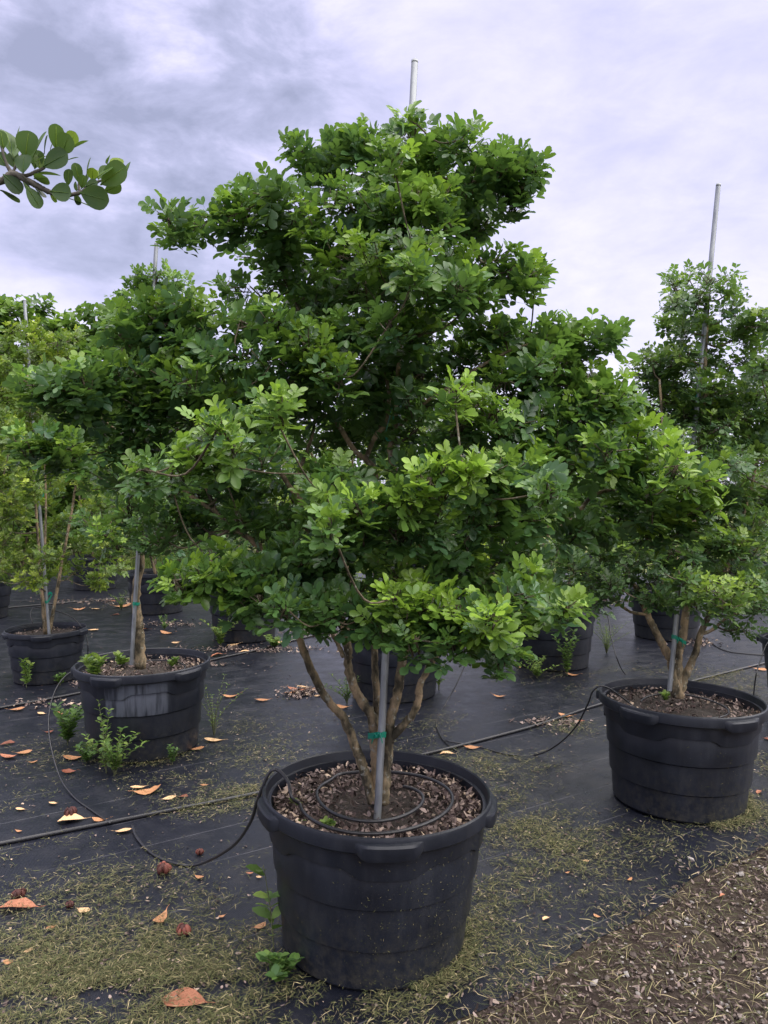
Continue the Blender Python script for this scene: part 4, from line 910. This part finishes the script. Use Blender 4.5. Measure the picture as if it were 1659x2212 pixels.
tubing('drip_tube', 'thin black drip tube arching down from the crusted pot', [G(238, 1778, .02), G(205, 1755, .012), G(160, 1722, .012), G(128, 1675, .05)] + [at(108, 1600, 4.4), at(106, 1545, 4.55), at(118, 1495, 4.68), at(140, 1462, 4.75), at(165, 1448, 4.78), at(190, 1452, 4.76)] + [tuple(p) for p in coil(lx0, YL, .494, .27, .22, .9, math.pi * 1.1, 24, seed=2)], .0046, n=5)
tubing('drip_tube', 'thin black drip tube sagging from the gravel-side pot to the pipe', [G(960, 1600, .012), G(1030, 1612, .010), G(1100, 1630, .010), G(1160, 1630, .012)] + [at(1205, 1608, 4.35), at(1245, 1568, 4.15), at(1270, 1520, 4.03), at(1283, 1490, 3.98), at(1310, 1484, 3.97)] + [tuple(p) for p in coil(rx_, YR, .496, .25, .20, .95, math.pi * .95, 24, seed=3)], .0046, n=5)
tubing('drip_tube', 'thin black drip tube hanging from the weed-covered pot', [at(1225, 1296, 7.1), at(1262, 1297, 7.1), at(1290, 1304, 7.05), at(1312, 1330, 6.95), at(1320, 1375, 6.75), at(1332, 1420, 6.5), G(1350, 1455, .01), G(1385, 1470, .01)], .0050)
tubing('drip_tube', 'thin black drip tube rising behind the broad tree near its right stem', [G(985, 1622, .012), G(955, 1595, .01), G(943, 1560, .01), G(960, 1525, .012), at(990, 1470, 5.8), at(1008, 1420, 5.9), at(1000, 1375, 6.0), at(960, 1350, 6.02), at(900, 1355, 6.05)], .0046)
tubing('drip_tube', 'thin black drip tube from the pot beyond the gravel-side tree', [at(1700, 1372, 5.5), at(1662, 1385, 5.5), at(1645, 1420, 5.42), at(1632, 1465, 5.3), G(1628, 1520, .01), G(1640, 1540, .01)], .0046)
tubing('drip_tube', 'thin black tube lying on the cloth behind the flaking stems', [G(1500, 1360, .01), G(1528, 1382, .01), G(1562, 1404, .01), G(1610, 1412, .01), G(1700, 1418, .01)], .0050)
tubing('drip_tube', 'thin black drip tube over the rim of the small vine-covered pot', [at(70, 1345, 6.45), at(66, 1325, 6.50), at(82, 1312, 6.62), at(150, 1330, 6.75), at(182, 1365, 6.75), at(190, 1400, 6.6), G(186, 1440, .01)], .0046)

# ================================================================== fallen leaves, seed pods
def dead_leaf_mesh(seed, kind):
    rg = np.random.default_rng(seed); prof = [(0, .02), (.08, .05), (.2, .22), (.4, .42), (.6, .5), (.78, .42), (.9, .25), (1, .03)]
    V, f = [], []; c1, c2, tw = rg.uniform(-.10, .35), rg.uniform(.1, .9), rg.uniform(-.6, .6)
    for t, q in prof:
        for k in (-1, -.5, 0, .5, 1):
            x, y = t - .5, q * k * .52 * (1 + .1 * rg.normal())
            V.append((x, y, c1 * (2 * x) ** 2 * .6 + c2 * abs(y) ** 1.4 + tw * x * y + .004 * rg.normal()))
    for i in range(len(prof) - 1):
        for j in range(4): f.append((i * 5 + j, i * 5 + j + 1, i * 5 + 6 + j, i * 5 + 5 + j))
    V = np.array(V); V[:, 2] -= V[:, 2].min()
    mb = MB(); mb.add(V, [np.array(f)], np.tile((kind, rg.uniform(.3, .9)), (len(V), 1)))
    tube(mb, [V[2], V[2] + (-.10, .0, .01), V[2] + (-.16, .02, .03)], [.012, .008], 5, tint=(kind, .3))
    return mb.mesh('fallen_leaf', M_DEAD)
DL = [[dead_leaf_mesh(100 + 10 * c + v, (.05, .35, .65, .95)[c]) for v in range(3)] for c in range(4)]
rg = np.random.default_rng(12)
FL = [ # x, y, length px, heading deg, colour (0 red .. 3 tan), label
 (318,1714,60,20,2,'large orange leaf in a pair lying before the crusted pot'),(298,1706,34,25,3,'smaller tan leaf under the pair before the crusted pot'),(155,1776,60,15,3,'broad tan leaf by the dark pod behind the thick pipe'),(218,1776,40,0,2,'orange leaf leaning on the thick pipe'),(265,1801,38,10,3,'round tan leaf in front of the thick pipe'),
 (40,1966,88,5,1,'very large reddish leaf lying in the grass clippings'),(348,1990,60,80,2,'narrow curled orange leaf standing in the clippings'),(400,2168,110,-10,1,'largest brown leaf, wide and flat in dense clippings'),(560,2008,34,45,2,'orange leaf tucked against the large dusty pot'),
 (500,1507,38,15,2,'orange leaf beyond the dry weed'),(566,1516,36,0,2,'orange leaf beside the leaf litter heap'),(740,1531,30,-5,2,'orange leaf behind the left stem'),(1077,1507,28,-5,2,'orange leaf alone on dark cloth right of the stems'),(1019,1619,36,-15,2,'orange leaf lying over the thick pipe'),(966,1632,34,5,3,'pale leaf beneath the thick pipe end'),(463,1602,44,12,3,'curled tan leaf at the foot of the crusted pot'),(425,1622,30,12,2,'orange leaf touching the crusted pot'),(160,1642,46,5,2,'flat orange leaf beside the crusted pot weeds'),
 (150,1672,30,5,0,'red leaf beside the arching tube'),(35,1536,34,20,2,'orange leaf below the rear pipe'),(1223,1550,34,-25,2,'folded orange leaf by the gravel-side pot'),(1250,1562,24,-10,0,None),(1640,1449,34,-20,2,'orange leaf beyond the gravel-side pot'),(1237,1461,28,-10,2,'thin orange leaf before the weed-covered pot')]
SMALL = [(45,1752,22),(115,1740,20),(40,1800,16),(20,1640,44),(50,1630,36),(15,1610,30),(70,1650,20),(105,1585,18),(430,1900,22),(540,1892,16),(200,1364,24),(315,1362,20),(362,1370,34),(160,1384,24),(470,1418,34),(505,1395,30),(610,1392,42),(530,1410,22),(380,1390,18),(240,1300,24),(265,1312,40),(170,1318,26),(205,1318,20),(250,1330,16),(130,1545,24),(90,1545,20),(300,1560,22),(640,1495,40),(655,1488,28),(675,1493,30),(690,1505,22),(625,1500,24),(1100,1450,16),(1620,1640,26),(1600,1690,30),(1640,1715,20),(1120,1445,14),(845,2060,18),(480,1985,16),(180,1972,36),(110,2010,22),(20,2085,24),(60,2060,20),(440,1700,18),(395,1725,22),(365,1728,30),(560,1900,14),(1560,1940,18),(1360,1905,16),(1265,1865,14),(1180,1990,22),(1290,1985,16),(1660,1600,20),(1460,2050,14),(1225,1890,12)]
allL = FL + [(a, b, c, float(rg.uniform(-30, 50)), int(rg.choice((0, 1, 1, 2, 2, 3))), None) for a, b, c in SMALL]
for i, (x, y, lp, hd, c, lab) in enumerate(allL):
    p = gnd(x, y); L = lp * p[1] / F * (1.0 if lp > 30 else 1.1)
    o = bpy.data.objects.new('fallen_leaf', DL[c][i % 3]); col.objects.link(o)
    o.location = (p[0], p[1], .010); o.scale = (L, L * rg.uniform(.85, 1.15), L); o.rotation_euler = (rg.normal() * .06, rg.normal() * .06, R(hd) + (math.pi if rg.random() < .5 else 0))
    if lab: tag(o, lab, 'leaf', 'fallen leaves')
    else: tag(o, ('small dark red dead leaf scrap lying on the ground', 'small reddish-brown dead leaf scrap lying on the ground', 'small orange dead leaf scrap lying on the ground', 'small pale tan dead leaf scrap lying on the ground')[c], 'leaf', 'small fallen leaf scraps')
PODS = [(152,1755,34,.1,'dark seed pod beside the broad tan leaf'),(352,1877,36,.75,'open reddish seed pod under the sagging tube'),(432,1836,20,.95,'small bright red seed pod inside the tube loop'),(40,1932,34,.5,'brown seed pod above the very large reddish leaf'),(395,2010,36,.7,'crumbled red seed pod beside the narrow curled leaf'),(150,1950,20,.1,'small black seed pod in the grass clippings')]
for x, y, s, age, lab in PODS:
    p = gnd(x, y + 12); k = s * p[1] / F; root = thing('seed_pod', lab, 'seed pod', (p[0], p[1], .006), 'fallen seed pods')
    mb = MB(); rg2 = np.random.default_rng(int(x))
    V = []; nr, na = 6, 12
    for i in range(nr + 1):
        ph = math.pi * i / nr
        for j in range(na): 
            rr = k * .27 * (1 + .10 * math.cos(j * math.pi)); V.append((rr * math.sin(ph) * math.cos(2 * math.pi * j / na), rr * math.sin(ph) * math.sin(2 * math.pi * j / na), k * .30 * (1 - math.cos(ph))))
    f = [(i * na + j, i * na + (j + 1) % na, (i + 1) * na + (j + 1) % na, (i + 1) * na + j) for i in range(nr) for j in range(na)]
    mb.add(V, [np.array(f)], np.tile((age * .6, .3), (len(V), 1))); mb.build('core', M_POD, root)
    for j in range(8):                     # fleshy valves spreading round the core
        a = 2 * math.pi * j / 7 + rg2.uniform(-.2, .2); ro = k * rg2.uniform(.22, .42); vv = rg2.uniform(.55, 1.15)
        if rg2.random() < .15: continue
        mb = MB(); P = spline([(k * .2 * math.cos(a), k * .2 * math.sin(a), k * .06), (ro * math.cos(a), ro * math.sin(a), k * .28), (k * .22 * math.cos(a), k * .22 * math.sin(a), k * rg2.uniform(.50, .62))], 4)
        tube(mb, P, np.array([.10, .14, .17, .18, .18, .17, .15, .12, .05]) * k * vv, 6, tint=(np.clip(age + rg2.normal() * .22, 0, 1), rg2.uniform(.0, 1))); mb.build('valve', M_POD, root)

# ================================================================== loose ground cover
rng = np.random.default_rng(77)
BL = [ # x, y, rx, ry in photograph pixels, weight
 (90,2060,330,110,3.4),(330,2090,330,110,3.2),(520,2120,200,90,2.4),(150,1930,240,60,1.3),(380,1960,200,50,1.1),(60,2180,300,120,2.6),(450,2190,300,100,2.6),
 (470,1735,110,28,2.2),(540,1715,70,30,2.2),(400,1760,80,16,.7),(470,1690,140,30,.7),(300,1690,200,40,.35),(560,1640,120,60,.5),(620,1590,120,60,.35),
 (1080,1700,90,50,1.5),(1120,1790,120,60,2.2),(1200,1850,160,60,2.2),(1130,1900,110,60,1.8),(1320,1800,160,50,.8),(1060,1960,60,80,1.5),(1040,2080,130,80,2.6),(900,2170,160,70,2.4),(1150,2040,120,50,1.0),
 (1520,1765,100,36,2.4),(1630,1740,60,50,1.6),(1420,1740,120,20,.7),(1500,1850,120,30,.6),(1640,1650,50,60,.9),(1100,1650,120,22,1.6),(1000,1640,100,18,1.2),(1230,1575,70,24,1.2),(1560,1465,130,22,1.1),(1620,1500,60,36,.9),(1380,1450,110,14,.6),(1450,1500,30,20,.3),(1180,1460,100,20,.3),(1300,1500,120,40,.15),(860,1590,120,60,.35),(900,1650,100,30,.4),(60,1640,120,50,.5),(100,1850,150,40,.45),(40,1730,100,60,.25),(950,1560,80,40,.25),(350,1880,200,50,.3),(1340,1960,150,50,.35),(250,1300,120,20,.15),(500,1590,60,50,.4)]
def blades(mb, P, L, w, rng, lift, tintage, zj):
    n = len(P); a = rng.uniform(0, 2 * math.pi, n); P = P.copy(); P[:, 2] += rng.random(n) ** 2 * zj
    d = np.stack([np.cos(a), np.sin(a), rng.normal(size=n) * lift], 1); d = unit(d); s = unit(np.cross(d, np.array((0, 0, 1.0)) + rng.normal(size=(n, 3)) * .35))
    cv = rng.normal(size=n) * .14 * L; nn = np.cross(s, d)
    mid = P + s * cv[:, None] * .5
    e0, e1 = P - d * L[:, None] * .5, P + d * L[:, None] * .5
    e1[:, 2] = np.maximum(e1[:, 2], .007); e0[:, 2] = np.maximum(e0[:, 2], .007); mid[:, 2] = np.maximum(mid[:, 2], .008) + np.abs(rng.normal(size=n)) * .002
    hw = (s * w[:, None]) * .5
    V = np.stack([e0 - hw * .5, e0 + hw * .5, mid + hw, mid - hw, e1 + hw * .15, e1 - hw * .15], 1)
    q = np.array([(0, 1, 2, 3), (3, 2, 4, 5)])[None] + (np.arange(n) * 6)[:, None, None]
    mb.add(V.reshape(-1, 3), [q.reshape(-1, 4)], np.repeat(np.stack([tintage, rng.random(n)], 1), 6, 0))
def sample(BL, total, rng, streak=True):
    pts = []; 
    area = []
    for x, y, rx, ry, w in BL:
        c = gnd(x, y); k = c[1] / F; yy = abs(gnd(x, y - ry)[1] - gnd(x, y + ry)[1]) / 2; area.append(rx * k * yy * w)
    area = np.array(area); area = area / area.sum()
    for (x, y, rx, ry, w), ar in zip(BL, area):
        c = gnd(x, y); k = c[1] / F; yy = abs(gnd(x, y - ry)[1] - gnd(x, y + ry)[1]) / 2; n = int(ar * total * 2.2) + 5
        q = rng.normal(size=(n, 2)) * .55; P = np.stack([c[0] + q[:, 0] * rx * k, c[1] + q[:, 1] * yy, np.full(n, .008)], 1)
        ca, sa = math.cos(.55), math.sin(.55); u = P[:, 0] * ca + P[:, 1] * sa; v = -P[:, 0] * sa + P[:, 1] * ca
        nz = .34 * vnoise(u * 4, v * 8, 3) + .33 * vnoise(u * 13, v * 26, 4) + .33 * vnoise(u * 34, v * 60, 5)
        keep = nz > rng.uniform(.34, .70, n)
        pts.append(P[keep])
    return np.concatenate(pts)
P = sample(BL, 52000, rng)
P = P[(P[:, 1] > .75)]
pots_xy = [(mx, my, .325), (rx_, YR, .325), (lx0, YL, .325)]
for (x, y, r) in pots_xy: P = P[np.hypot(P[:, 0] - x, P[:, 1] - y) > r - .005]
near = [P]
for (x, y, r), (a0, a1), n in zip(pots_xy, ((-1.2, .6), (-1.5, .4), (-2.6, -.4)), (1800, 2200, 500)):    # clippings drifted against the pots
    a = rng.uniform(a0, a1, n); q = r + np.abs(rng.normal(size=n)) * .045; near.append(np.stack([x + q * np.cos(a), y + q * np.sin(a), np.full(n, .010)], 1))
P = np.concatenate(near); n = len(P); mb = MB()
blades(mb, P, rng.uniform(.008, .030, n) * np.where(rng.random(n) < .2, 2.0, 1), rng.uniform(.0012, .0030, n), rng, .22, np.clip(rng.beta(1.6, 2.2, n) + (rng.random(n) < .06) * .5, 0, 1), .022)
o = mb.build('grass_clippings', M_CLIP, smooth=False, kind='stuff'); tag(o, 'dry olive grass clippings strewn over the black ground cloth', 'grass clippings')
# bits of leaf and bark among them
P2 = np.concatenate([P[rng.integers(0, n, 2600)] + rng.normal(size=(2600, 3)) * (.05, .05, 0), np.stack([rng.uniform(-3.5, 3.5, 2600), rng.uniform(1.6, 9, 2600), np.full(2600, .01)], 1)])
P2 = P2[(np.abs(P2[:, 0]) < P2[:, 1] * .7)]; P2[:, 2] = .010
for (x, y, r) in pots_xy: P2 = P2[np.hypot(P2[:, 0] - x, P2[:, 1] - y) > r]
mb = MB(); scraps(mb, P2, rng.uniform(.004, .018, len(P2)), rng, .15, .6, np.clip(rng.random(len(P2)) ** 1.2, 0, 1)); o = mb.build('litter', M_MULCH, smooth=False, kind='stuff'); tag(o, 'tiny brown and tan crumbs scattered on the ground cloth', 'litter')
# litter swept along the rear pipes and in a small heap behind the left stem
LB = [(655,1497,38,12,6),(560,1405,150,7,1.5),(420,1437,120,6,1.2),(690,1370,80,8,1.6),(250,1480,120,6,1),(60,1520,120,6,1),(1180,1565,70,10,1.8),(250,1300,150,6,.8),(1300,1300,100,5,.8),(700,1365,70,6,1),(380,1350,60,6,1),(1500,1390,60,8,1.2),(130,1530,90,8,.8)]
P3 = sample(LB, 2600, rng); mb = MB(); P3[:, 2] = .012 + rng.random(len(P3)) * .012
scraps(mb, P3, rng.uniform(.012, .045, len(P3)), rng, .3, .5, np.clip(rng.beta(2.2, 1.8, len(P3)), 0, 1)); o = mb.build('leaf_litter', M_MULCH, smooth=False, kind='stuff'); tag(o, 'brown leaf litter swept against the rear pipes', 'leaf litter')
# gravel drive: pale stones, bark, straw
def drive_pts(n, lo, hi):
    a = rng.uniform(-.6, 2.6, n) ; b_ = rng.uniform(lo, hi, n) + rng.normal(size=n) * .10 * (rng.random(n) < .5); P = ga[None] + gd[None] * a[:, None] + gnrm[None] * b_[:, None]; P[:, 2] = .0; return P
ico = np.array([(0, 0, 1), (.894, 0, .447), (.276, .851, .447), (-.724, .526, .447), (-.724, -.526, .447), (.276, -.851, .447), (.724, .526, -.447), (-.276, .851, -.447), (-.894, 0, -.447), (-.276, -.851, -.447), (.724, -.526, -.447), (0, 0, -1)])
icf = np.array([(0,1,2),(0,2,3),(0,3,4),(0,4,5),(0,5,1),(1,6,2),(2,7,3),(3,8,4),(4,9,5),(5,10,1),(6,7,2),(7,8,3),(8,9,4),(9,10,5),(10,6,1),(11,7,6),(11,8,7),(11,9,8),(11,10,9),(11,6,10)])
PP = drive_pts(10500, 0.0, 1.5); nz = .6 * vnoise(PP[:, 0] * 3.3, PP[:, 1] * 3.3, 8) + .4 * vnoise(PP[:, 0] * 11, PP[:, 1] * 11, 9)
edge = drive_side(PP[:, 0], PP[:, 1]); PP = PP[(nz + np.clip(edge, 0, .4) * .4 > rng.uniform(.28, .72, len(PP)))]; m_ = len(PP)
sz = rng.lognormal(-5.45, .5, m_); sz = np.clip(sz, .0015, .016); ax3 = rng.uniform(.6, 1.3, (m_, 1, 3)) * np.array((1, 1, .65)); rot = rng.uniform(0, 6.28, m_)
V = ico[None] * (1 + .24 * rng.normal(size=(m_, 12, 1))) * ax3 * sz[:, None, None]
c_, s_ = np.cos(rot)[:, None], np.sin(rot)[:, None]; V = np.stack([V[..., 0] * c_ - V[..., 1] * s_, V[..., 0] * s_ + V[..., 1] * c_, V[..., 2]], -1)
PP[:, 2] = .004 + sz * .35
mb = MB(); mb.add((V + PP[:, None]).reshape(-1, 3), [(icf[None] + (np.arange(m_) * 12)[:, None, None]).reshape(-1, 3)], np.repeat(np.stack([np.clip(rng.beta(1.3, 1.5, m_), 0, 1), rng.random(m_)], 1), 12, 0))
o = mb.build('gravel', M_PEB, smooth=False, kind='stuff'); tag(o, 'pale gravel stones covering the brown drive', 'gravel')
PB = drive_pts(14000, 0.0, 1.5); PB[:, 2] = .008 + rng.random(len(PB)) * .008; mb = MB(); scraps(mb, PB, rng.uniform(.006, .026, len(PB)), rng, .35, .4, rng.random(len(PB)) ** 1.9 * .85)
o = mb.build('bark_bits', M_MULCH, smooth=False, kind='stuff'); tag(o, 'brown bark bits mixed into the gravel drive', 'bark bits')
PB = drive_pts(9000, -.10, 1.5); PB[:, 2] = .010; mb = MB(); nb = len(PB); blades(mb, PB, rng.uniform(.02, .08, nb), rng.uniform(.0014, .003, nb), rng, .2, np.clip(rng.random(nb) * 1.1, 0, 1), .012)
o = mb.build('straw', M_CLIP, smooth=False, kind='stuff'); tag(o, 'dry straw and grass stems mixed into the gravel', 'straw')
# grass strip beyond the cloth
n = 26000; P = np.stack([rng.uniform(-13, 13, n), rng.uniform(14.9, 19.5, n), np.zeros(n)], 1); a = rng.uniform(0, 6.28, n); h = rng.uniform(.05, .22, n) * (0.5 + vnoise(P[:, 0], P[:, 1], 2))
d = np.stack([np.cos(a) * .5, np.sin(a) * .5, np.ones(n)], 1); s = np.stack([-np.sin(a), np.cos(a), 0 * a], 1) * .006
V = np.stack([P - s, P + s, P + unit(d) * h[:, None]], 1); mb = MB(); mb.add(V.reshape(-1, 3), [np.arange(n * 3).reshape(-1, 3)], np.repeat(np.stack([rng.random(n), rng.random(n)], 1), 3, 0))
o = mb.build('grass', M_GRASS, smooth=False, kind='stuff'); tag(o, 'bright green grass strip beyond the ground cloth', 'grass')

# ================================================================== weeds
def weed(label, base, h, n, spread, leafL, seed, bright=.5, wr=.5, fern=False, lean=(0, 0), name='weed', mat=None, skip=0.0):
    rg = np.random.default_rng(seed); root = thing(name, label, 'weed', tuple(base), None)
    mbs, mbl = MB(), MB(); tpl = [(lambda V, T, Q: (V * np.array((1, wr, 1)), T, Q))(*leaflet(True, .15, .15, 'oval'))]
    pos, d, nn = [], [], []
    for k in range(n):
        a = 2 * math.pi * k / n + rg.uniform(-.4, .4); sp = spread * rg.uniform(.3, 1); hh = h * rg.uniform(.55, 1)
        Q = spline([(0, 0, 0), (math.cos(a) * sp * .25 + lean[0] * .3, math.sin(a) * sp * .25 + lean[1] * .3, hh * .5), (math.cos(a) * sp + lean[0], math.sin(a) * sp + lean[1], hh)], 8)
        tube(mbs, Q, [.0025, .0012], 5)
        T = unit(np.gradient(Q, axis=0))
        for i in range(3, len(Q)):
            for s in (0, 1):
                if rg.random() < skip: continue
                az = i * 1.57 + s * math.pi + rg.uniform(-.4, .4)
                dv = unit(np.array((math.cos(az), math.sin(az), rg.uniform(.0, .6))) + T[i] * .4); pos.append(Q[i]); d.append(dv)
                q = np.array((0, 0, 1.0)) + rg.normal(size=3) * .3; nn.append(unit(q - dv * np.dot(q, dv)))
    pos, d, nn = map(np.array, (pos, d, nn)); m_ = len(pos)
    place_leaves(mbl, tpl, pos, d, nn, leafL * rg.uniform(.6, 1.15, m_), np.clip(bright + rg.normal(size=m_) * .2, 0, 1), rg.random(m_), np.zeros(m_, int))
    mbs.build('stem', M_WEED_STEM, root); o = mbl.build('leaves', mat or M_WEED, root, kind='stuff')
M_WEED_STEM = simple('weed_stem', (0.10, 0.11, 0.05), .7, noise=.3)
weed('bright bushy weed growing against the front of the crusted pot', gnd(248, 1676), .30, 8, .17, .040, 1, .6)
weed('taller sparse weed rising up the crusted pot front', gnd(230, 1672), .40, 3, .12, .034, 2, .75, lean=(-.04, 0))
weed('grey-green leafy weed beside the crusted pot, away from the stake', gnd(146, 1612), .26, 6, .14, .060, 3, .25, lean=(0, .05))
weed('small low weed under the crusted pot beside the leafy ones', gnd(186, 1650), .12, 6, .10, .035, 4, .35)
weed('dry thin-stemmed weed standing beside the crusted pot', gnd(462, 1590), .38, 7, .24, .022, 5, .8, wr=.3)
weed('tiny dark weed at the crusted pot foot under the crust', gnd(372, 1652), .12, 3, .05, .030, 6, .2)
weed('round yellowish bushy weed beside the far pot', gnd(476, 1398), .30, 12, .20, .040, 7, .8)
weed('low spreading weed before the far pot', gnd(592, 1400), .14, 9, .20, .040, 8, .7)
weed('feathery fern at the foot of the pot behind the stems', gnd(750, 1520), .24, 12, .18, .028, 9, .45, wr=.3)
weed('yellowish low weed before the weed-covered pot', gnd(1160, 1466), .20, 9, .16, .035, 10, .75)
weed('tall leafy weed climbing the weed-covered pot', gnd(1225, 1462), .42, 6, .12, .050, 11, .5)
weed('dry grassy weed beyond the weed-covered pot', gnd(1310, 1412), .34, 12, .22, .030, 12, .85, wr=.2)
weed('bright seedling beside the pot behind the stems', gnd(948, 1492), .34, 3, .12, .045, 13, .7)
weed('broad-leaved vine seedling climbing the side of the large dusty pot', (mx - .345, my - .10, .005), .36, 1, .05, .070, 14, .5, wr=.7, lean=(-.06, -.02), skip=.6)
weed('small weed at the foot of the large dusty pot', (mx - .30, my - .26, .005), .09, 4, .06, .040, 15, .35, wr=.7)
weed('pale vine climbing the side of the small pot', (at(64, 1440, 6.26)[0], 6.20, .01), .33, 2, .05, .050, 16, .75, wr=.6)
weed('dark sprig at the foot of the small vine-covered pot', gnd(130, 1482), .12, 3, .06, .04, 17, .4)
weed('pale ferny weed before the pot by the grass strip', gnd(262, 1318), .30, 6, .20, .030, 18, .6)
weed('sparse pale weed on the bare cloth between the pots', gnd(355, 1362), .18, 5, .14, .03, 19, .4)
for k, (x, y, Yp, h, lab) in enumerate([(205,1440,4.62,.14,'upright seedling in the mulch of the crusted pot'),(262,1420,4.95,.09,'small sprout behind the stake in the crusted pot'),(375,1420,4.95,.07,'tiny sprout near the far rim of the crusted pot'),(708,1794,2.55,.055,'brightest green sprout in the mulch of the large dusty pot'),(640,1712,2.72,.045,'sprout inside the tube coil near the left rim'),(650,1786,2.58,.03,'tiny sprout near the front of the tube coil'),(675,1700,2.85,.03,'tiny sprout behind the tube coil'),(1438,1478,4.15,.06,'sprout at the back of the gravel-side pot')]):
    p = at(x, y, Yp); weed(lab, (p[0], Yp, .462), h, 2, h * .35, h * .5, 40 + k, .8, wr=.55, name='sprout')

# ================================================================== clippings and soil specks stuck to the pots
def specks(root, n, a0, a1, z0, z1, seed):
    rg = np.random.default_rng(seed); a = rg.normal((a0 + a1) / 2, (a1 - a0) / 3, n); z = np.clip(z0 + (z1 - z0) * rg.random(n) ** 1.2, .01, .44)
    r = np.interp(z, [0, .012, .132, .134, .266, .268, .38, .391, .452], [.325, .327, .338, .3455, .3565, .364, .3735, .3815, .387]) + .0022
    nrm = np.stack([np.cos(a), np.sin(a), 0 * a], 1); tg = np.stack([-np.sin(a), np.cos(a), 0 * a], 1); up = np.array((0, 0, 1.0))
    th = rg.uniform(0, math.pi, n)[:, None]; d = tg * np.cos(th) + up * np.sin(th); q = -tg * np.sin(th) + up * np.cos(th)
    L = rg.uniform(.0012, .0055, n)[:, None] * np.where(rg.random(n) < .12, 1.8, 1)[:, None]; w = rg.uniform(.0005, .0011, n)[:, None]; P = nrm * r[:, None] + up * z[:, None]
    V = np.stack([P - d * L - q * w * .4, P + nrm * .0012 - q * w, P + d * L, P + nrm * .0012 + q * w], 1)
    mb = MB(); mb.add(V.reshape(-1, 3), [np.arange(n * 4).reshape(-1, 4)], np.repeat(np.stack([rg.uniform(.1, .85, n), rg.random(n) * .6], 1), 4, 0))
    mb.build('stuck_clippings', M_CLIP, root, smooth=False, kind='stuff')
specks(POT_MAIN, 480, -1.9, -.2, .02, .42, 5); specks(POT_RIGHT, 380, -1.7, -.2, .02, .36, 6); specks(POT_LEFT, 120, -2.4, -.6, .02, .2, 7)
